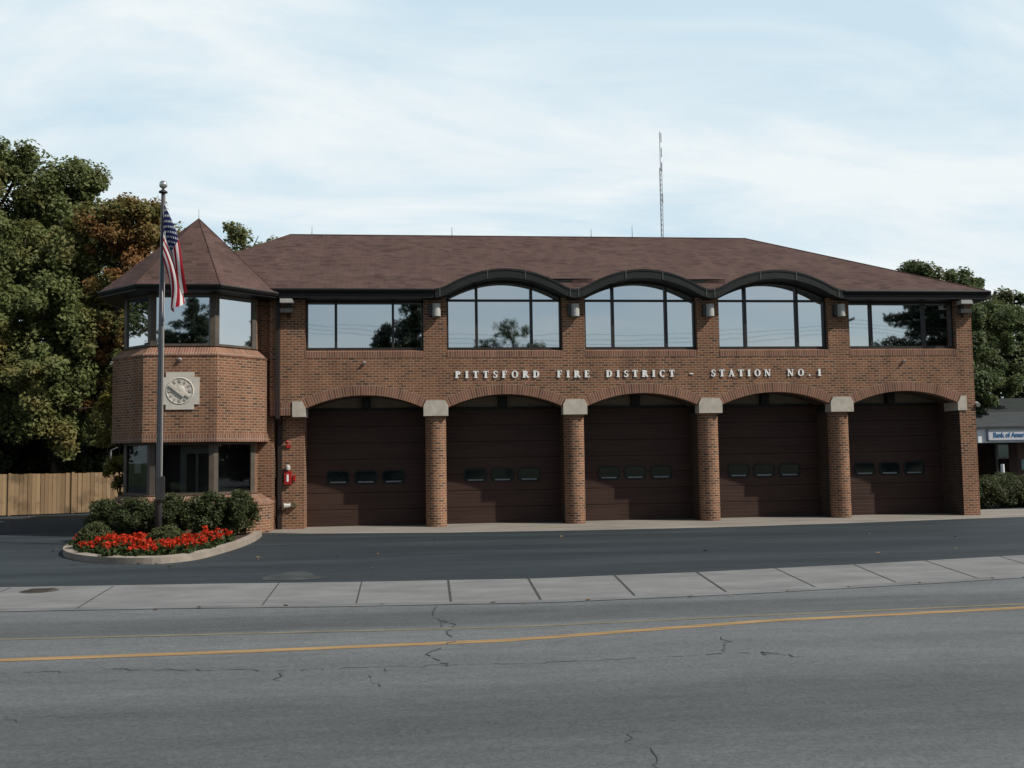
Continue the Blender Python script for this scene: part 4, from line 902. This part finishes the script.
DARKG = leaf_mat('dark green leaves', (.062, .090, .040), (.145, .178, .070), (.13, .11, .055), .3, .64)
UNDER = leaf_mat('understorey leaves', (.036, .056, .022), (.078, .105, .038), None)
tree('broadleaf_tree', 'tallest green tree at the left edge above the fence', (-18.5, 22, 0), [(0, 0, 12.0, 4.2, 4.0, 4.0), (1.2, -1, 15.6, 2.6, 2.4, 2.2), (4.2, -1, 14.3, 1.6, 1.8, 1.3), (-2.5, 1, 15.8, 2.6, 2.6, 2.4), (2.6, -4.2, 8.8, 3.4, 2.4, 2.6), (-2.6, -4.4, 8.6, 3.6, 2.6, 2.8), (0, -4.6, 12.0, 3.0, 2.0, 2.2), (5.4, -1, 15.9, 1.0, 1.0, .9), (1.6, -1.5, 17.0, 1.6, 1.4, 1.2), (3.7, -1.2, 15.5, 1.5, 1.5, 1.3), (4.6, -1.2, 13.4, 1.8, 1.5, 1.6), (3.2, -1.4, 11.4, 2.4, 2, 1.8), (2.4, -5.4, 5.0, 3.4, 2.2, 1.8), (-2, -5.6, 4.8, 3.8, 2.2, 1.8)], 560, 95, .62, .21, GREEN1, 5.5, .38, 11)
tree('broadleaf_tree', 'bushy green tree between the tallest left tree and the autumn tree', (-12.2, 16.2, 0), [(0, 0, 9.2, 3.2, 3.0, 3.0), (.9, -.5, 11.8, 2.0, 1.9, 1.7), (-1.8, 0, 11.2, 2.0, 2.0, 1.8), (2.0, -1.4, 8.6, 1.7, 1.9, 2.2), (-.6, -2.6, 6.0, 2.8, 2.0, 2.0), (.6, -2.8, 3.8, 2.4, 1.4, 1.3), (.2, -2.4, 8.8, 2.2, 1.4, 1.8), (-3.4, .2, 6.8, 2.2, 2.0, 2.4), (3.0, .2, 6.2, 1.7, 1.6, 2.6)], 430, 95, .50, .19, GREEN2, 4.2, .28, 21)
tree('autumn_tree', 'tree with orange and yellow autumn leaves left of the tower roof', (-8.7, 14.6, 0), [(-.2, 0, 10.6, 1.5, 1.5, 1.8), (-.9, 0, 12.6, .9, 1.0, .9), (.45, -.2, 12.9, .75, .8, .6), (.35, -.2, 11.6, .9, 1, 1.1), (.2, 0, 8.2, 1.6, 1.5, 2.0), (-.1, 0, 5.2, 1.4, 1.3, 2.0)], 170, 80, .42, .17, AUTUMN, 4.5, .2, 31)
tree('pale_tree', 'pale yellow green tree top showing between the tower roof and the main roof', (-5.4, 22, 0), [(.6, 0, 12.6, 1.7, 1.5, 1.5), (2.1, -.2, 12.3, 1.2, 1, 1.0), (-1.7, .2, 12.3, 1.4, 1.4, 1.2), (-3.0, 0, 12.9, .5, .6, .8), (0, 0, 9.2, 2.4, 2.2, 2.2)], 130, 70, .42, .18, LIGHTG, 6.5, .24, 41)
for i, (x, y, h_, rx, lab) in enumerate([(-25, 26, 9, 4.5, 'dark tree beyond the far left end of the fence'), (-16, 30, 9, 4.2, 'shaded dark tree standing far behind the tallest left tree'), (-8.4, 32, 9.5, 3.4, 'shaded dark tree far behind the tower')]):
    tree('broadleaf_tree', lab, (x, y, 0), [(0, 0, h_*.55, rx, rx*.8, h_*.45), (rx*.5, -.5, h_*.45, rx*.7, rx*.6, h_*.35)], 300, 80, .6, .24, DARKG, h_*.35, .3, 60+i, 'dark trees closing the view at the left')
for i, (x, y, rx, h_, lab) in enumerate([(-20.2, 15.5, 3.4, 5.6, 'dark understorey bush behind the left end of the fence'), (-15.6, 16.5, 3.0, 5.4, 'dark understorey bush behind the fence below the tallest tree'), (-12.2, 18.8, 2.8, 5.4, 'dark understorey bush behind the fence below the bushy tree'), (-8.6, 20.5, 2.4, 5.2, 'dark understorey bush behind the fence next to the tower')]):
    tree('bush', lab, (x, y, 0), [(0, 0, h_*.5, rx, rx*.7, h_*.5), (.8, -.4, h_*.4, rx*.6, rx*.5, h_*.4), (-rx*.7, .6, h_*.38, rx*.7, rx*.5, h_*.38), (rx*.9, .8, h_*.36, rx*.7, rx*.5, h_*.36)], 420, 80, .42, .17, UNDER, .6, .10, 80+i, 'bushes behind the fence', 'bush')
YEL = leaf_mat('yellow leaves', (.12, .12, .025), (.24, .19, .04), (.10, .11, .03), .6, .55)
tree('yellow_shrub', 'slim shrub with yellowing leaves beside the left side of the tower', (-6.7, 6.4, 0), [(0, 0, 1.2, .45, .4, 1.1), (-.5, .3, 3.6, .6, .5, 1.3), (-.1, .3, 5.2, .5, .5, .8)], 46, 34, .26, .12, YEL, 1.2, .05, 91, cat='shrub')
# right side
tree('broadleaf_tree', 'dark green tree directly behind the right end of the roof', (32.6, 23, 0), [(0, 0, 9.2, 3.0, 2.6, 2.6), (-.4, -.3, 11.7, .9, .9, .9), (2.2, -.2, 11.2, .8, .8, .9), (-1.7, 0, 10.7, .8, .8, .5), (2.6, -.4, 8.0, 2.0, 2, 2.4), (.4, 0, 5.6, 3.2, 2.4, 2.6), (-1.2, .2, 3.9, 2.4, 1.6, 1.9), (1.6, -1.2, 5.4, 2.4, 1.6, 1.9)], 360, 90, .46, .20, DARKG, 4.6, .3, 101)
tree('broadleaf_tree', 'dark rounded tree at the right edge behind the bank', (40.4, 29, 0), [(0, 0, 8.4, 3.6, 3.0, 3.2), (1.0, -.3, 10.8, 1.4, 1.4, 1.2), (-1.8, -.4, 10.0, 1.5, 1.5, 1.4), (3.2, -.4, 9.0, 2.4, 2.2, 2.4), (-2.6, -.6, 6.2, 2.4, 2.0, 2.4), (4.0, 0, 5.6, 3, 2.4, 2.8), (0, -2, 6.6, 2.6, 1.6, 2.2)], 330, 85, .5, .22, DARKG, 4.6, .3, 111)
for i, (x, y, lab) in enumerate([(35.5, 34, 'shaded tree filling the gap behind the bank roof'), (47, 33, 'shaded tree beyond the right edge of the bank')]):
    tree('broadleaf_tree', lab, (x, y, 0), [(0, 0, 5.2, 4.2, 3, 4.2)], 130, 80, .6, .24, UNDER, 3, .3, 120+i, 'shaded trees behind the bank')
# hedge in front of the bank
for i, (x, y, rx, h_, lab) in enumerate([(23.4, 3.9, .95, 1.08, 'dark shrub touching the right brick corner in front of the bank'), (24.9, 4.2, 1.0, 1.12, 'second dark shrub in front of the bank'), (26.4, 4.6, 1.0, 1.05, 'third dark shrub in front of the bank, at the right edge')]):
    o = tree('shrub', lab, (x, y, .05), [(0, 0, h_*.45, rx*.95, rx*.75, h_*.45), (-.3, -.35, h_*.35, rx*.7, rx*.5, h_*.35), (.4, -.3, h_*.35, rx*.7, rx*.5, h_*.35)], 230, 60, .2, .075, HEDGE, .3, .05, 130+i, 'shrubs in front of the bank', 'shrub')

# ================================================================== BANK
o = thing('bank_building', (36, 20, 0), 'low bank building with dark roof and white fascia behind the right brick corner', 'bank')
BKW = mat('bank fascia paint', (.80, .83, .82), .6, noise=(1, .06, 3)); BKR = mat('bank roof shingle', (.045, .052, .054), .9, noise=((1, 6, 6), .2, 4)); BKR2 = mat('bank upper roof', (.022, .028, .026), .9, noise=(2, .2, 4))
s_ = MB(); s_.box(33.2, 52, 19.4, 30, 2.42, 3.18); s_.build('fascia', BKW, o)
s_ = MB(); s_.poly([(33.0, 19.2, 3.26), (52.2, 19.2, 3.26), (52.2, 21.0, 4.12), (33.0, 21.0, 4.12)]); s_.box(33.0, 52.2, 19.2, 30.2, 3.182, 3.258); s_.box(33.0, 52.2, 20.96, 30, 3.26, 4.11)
rf_ = s_.build('roof', BKR, o)
s_ = MB(); s_.poly([(33.6, 21.0, 4.125), (52.0, 21.0, 4.125), (50, 24, 5.0), (34.6, 24, 5.0)]); s_.poly([(34.6, 24, 5.0), (50, 24, 5.0), (52, 30, 4.1), (33.6, 30, 4.1)]); s_.poly([(33.6, 30, 4.1), (33.6, 21, 4.125), (34.6, 24, 5.0)]); s_.build('upper_roof', BKR2, rf_)
s_ = MB(); s_.box(33.8, 52, 26, 26.3, 0, 2.415); s_.build('wall', mat('bank dark brick', (.06, .035, .03), .9, noise=(3, .3, 3)), o)
for x in (36.0, 44.0):
    s_ = MB(); s_.box(x, x+.85, 20.4, 21.2, 0, 2.41); s_.build('pillar', mat('bank pillar brick', (.10, .058, .048), .9, noise=(4, .2, 3)), o)
s_ = MB(); s_.box(38.2, 41.5, 25.85, 26.0, 1.5, 2.35); wn = s_.build('window', BKW, o)
s_ = MB(); s_.box(38.3, 39.8, 25.82, 25.86, 1.58, 2.30); s_.box(39.95, 41.4, 25.82, 25.86, 1.58, 2.30); s_.build('pane', mat('bank window glass', (.16, .24, .28), .08, .3, .6), wn)
s_ = MB(); s_.box(36.15, 36.75, 20.30, 20.395, .95, 1.50); s_.build('teller_panel', mat('pale green panel', (.22, .33, .30), .6), o)
s_ = MB(); s_.tube([(34.55, 20, 0), (34.55, 20, 2.41)], .05, 8); s_.build('support_post', DARKM, o); s_ = MB(); s_.tube([(34.60, 19.6, 0), (34.60, 19.6, 1.28)], .09, 10); tag(s_.build('bollard', WHITE, loc=(34.6, 19.6, 0)), 'white bollard under the bank canopy behind the hedge', 'bollard')
sg = thing('bank_sign', (35.5, 19.4, 2.5), 'white bank sign panel with blue lettering on the bank fascia', 'sign')
s_ = MB(); s_.box(33.72, 36.5, 19.30, 19.399, 2.56, 3.08); soft_edges(s_.build('panel', mat('sign panel', (.55, .57, .60), .5), sg), .02)
s_ = MB()
for a in ((33.66, 33.72, 2.52, 3.10), (36.5, 36.56, 2.52, 3.10)): s_.box(a[0], a[1], 19.27, 19.399, a[2], a[3])
s_.box(33.66, 36.56, 19.27, 19.399, 2.52, 2.558); s_.build('frame', mat('sign frame', (.16, .17, .24), .5), sg)
cu = bpy.data.curves.new('lettering', 'FONT'); cu.body = 'Bank of America'; cu.size = .36; cu.extrude = .006; cu.offset = .006
tmp = bpy.data.objects.new('lettering', cu); C.objects.link(tmp); bpy.context.view_layer.update()
me = bpy.data.meshes.new_from_object(tmp.evaluated_get(bpy.context.evaluated_depsgraph_get())); bpy.data.objects.remove(tmp)
lo = bpy.data.objects.new('lettering', me); C.objects.link(lo); me.materials.clear(); me.materials.append(mat('sign blue', (.03, .14, .33), .5)); lo.parent = sg; lo.rotation_euler = (R(90), 0, 0)
lo.location = Vector((33.98, 19.288, 2.70))-WORLD[sg]; bpy.context.view_layer.update()
wdt = max(v.co.x for v in me.vertices); lo.scale = (2.05/wdt, 1, 1)

# ================================================================== ACROSS THE STREET (seen mirrored in the windows)
def conifer(label, loc, h, r, seed, mt):
    g = np.random.default_rng(seed); o = thing('conifer', loc, label, 'tree', 'trees across the street mirrored in the windows'); cs = []
    z = h*.10
    while z < h*.985:
        f_ = 1-z/h; L_ = r*(f_**.8)*g.uniform(.75, 1.15)+.12; nb = int(5+4*f_)
        for q in range(nb+int(L_)):
            a = g.uniform(0, 6.28); Lb = L_*g.uniform(.55, 1.1)
            for s in np.linspace(.15, 1, max(2, int(Lb/.35))): cs.append((math.cos(a)*Lb*s, math.sin(a)*Lb*s, z-.28*Lb*s+.18*Lb*s*s+g.normal(0, .05)))
        z += h*.028
    v, f = leaf_cloud(cs, 22, .36, .15, seed=seed, aspect=2.6, up=.1); mesh_np('crown', v, f, mt, o)
    s_ = MB(); s_.tube([(0, 0, 0), (0, 0, h*.97)], [r*.09, .02], 8); tk = s_.build('trunk', BARK, None); tk.parent = o
CONF = leaf_mat('conifer needles', (.012, .024, .014), (.035, .050, .026), None)
conifer('dark conifer across the street mirrored in the leftmost upper window', (4.0, -45, 0), 14.6, 6.6, 201, CONF)
conifer('low bushy conifer across the street mirrored beside the leftmost window tree', (1.6, -46, 0), 12.3, 5.2, 202, CONF)
conifer('tall conifer across the street mirrored in the front tower window', (-11.9, -45.5, 0), 14.0, 6.6, 203, CONF)
conifer('lower conifer across the street mirrored left in the front tower window', (-14.2, -46.5, 0), 11.7, 4.2, 204, CONF)
conifer('conifer beside the road mirrored in the right tower window', (49.5, -7.6, 0), 13.4, 4.6, 205, CONF)
conifer('large dark conifer across the street mirrored in the rightmost upper window', (44.2, -40, 0), 20.5, 10.0, 206, CONF)
conifer('second large conifer mirrored at the right of the rightmost window', (50.5, -42, 0), 21, 9.0, 207, CONF)
tree('broadleaf_tree', 'dark tree left of the station mirrored in the left tower window', (-23, 6.0, 0), [(0, 0, 6.5, 3, 3, 4.5)], 120, 60, .5, .22, UNDER, 3, .25, 212)
tree('broadleaf_tree', 'spreading tree across the street mirrored in the second upper window', (12.8, -60, 0), [(0, 0, 13.8, 1.5, 1.5, .9), (-1, 0, 11.6, 1.8, 1.8, 1.4), (1.2, 0, 11.4, 1.6, 1.6, 1.3), (0, 0, 9, 4.0, 3, 3), (2.2, 0, 12.0, 1.0, .9, .8), (-2.2, 0, 12.2, 1.0, .9, .8)], 330, 34, .32, .14, UNDER, 6, .3, 211)
s_ = MB()
for zz, sag in ((9.95, .9), (10.25, .9), (10.5, .8)):
    for x0_ in (-42, -4, 34):
        s_.tube([(x0_+38*k/16, -34-.1*zz, zz-sag*4*(k/16)*(1-k/16)+.5) for k in range(17)], .011, 4)
tag(s_.build('power_line', DARKM), 'power lines along the far side of the street mirrored in the windows', 'power lines')
for i, x in enumerate((-42, -4, 34, 72)):
    s_ = MB(); s_.tube([(x, -35.6, 0), (x, -35.6, 11.6)], [.16, .11], 10); s_.box(x-.06, x+.06, -36.6, -34.4, 10.9, 11.05)
    tag(s_.build('utility_pole', BARK, loc=(x, -35.6, 0)), ['utility pole behind the camera far to the left', 'utility pole behind the camera opposite the tower', 'utility pole behind the camera far to the right', 'utility pole behind the camera beyond the last wire span'][i], 'utility pole', 'utility poles across the street')

# dry leaves blown along the kerb, the bed and under the trees
g = np.random.default_rng(77); pts = []
for _ in range(90):
    t_ = g.random()
    if t_ < .35: x = g.uniform(-6, 18); yk = np.interp(x, [q[0] for q in near], [q[1] for q in near]); pts.append((x, yk-.05-abs(g.normal(0, .12)), .004))
    elif t_ < .6: a = dense[int(g.integers(0, len(dense)))]; pts.append((a[0]+g.normal(0, .35), a[1]+g.normal(-.1, .3), .012))
    elif t_ < .8: pts.append((g.uniform(-16, -5), g.uniform(2, 11), .012))
    else: pts.append((g.uniform(-2, 22), g.uniform(-11, -2.6), .012))
v, f = leaf_cloud(pts, 1, .005, .060, up=3.0, seed=78); v[:, 2] = np.maximum(v[:, 2], .004)
tag(mesh_np('fallen_leaves', v, f, leaf_mat('dry leaves', (.14, .09, .04), (.30, .22, .12), None, trans=0)), 'dry leaves scattered along the kerb and the driveway', 'leaves', kind='stuff')
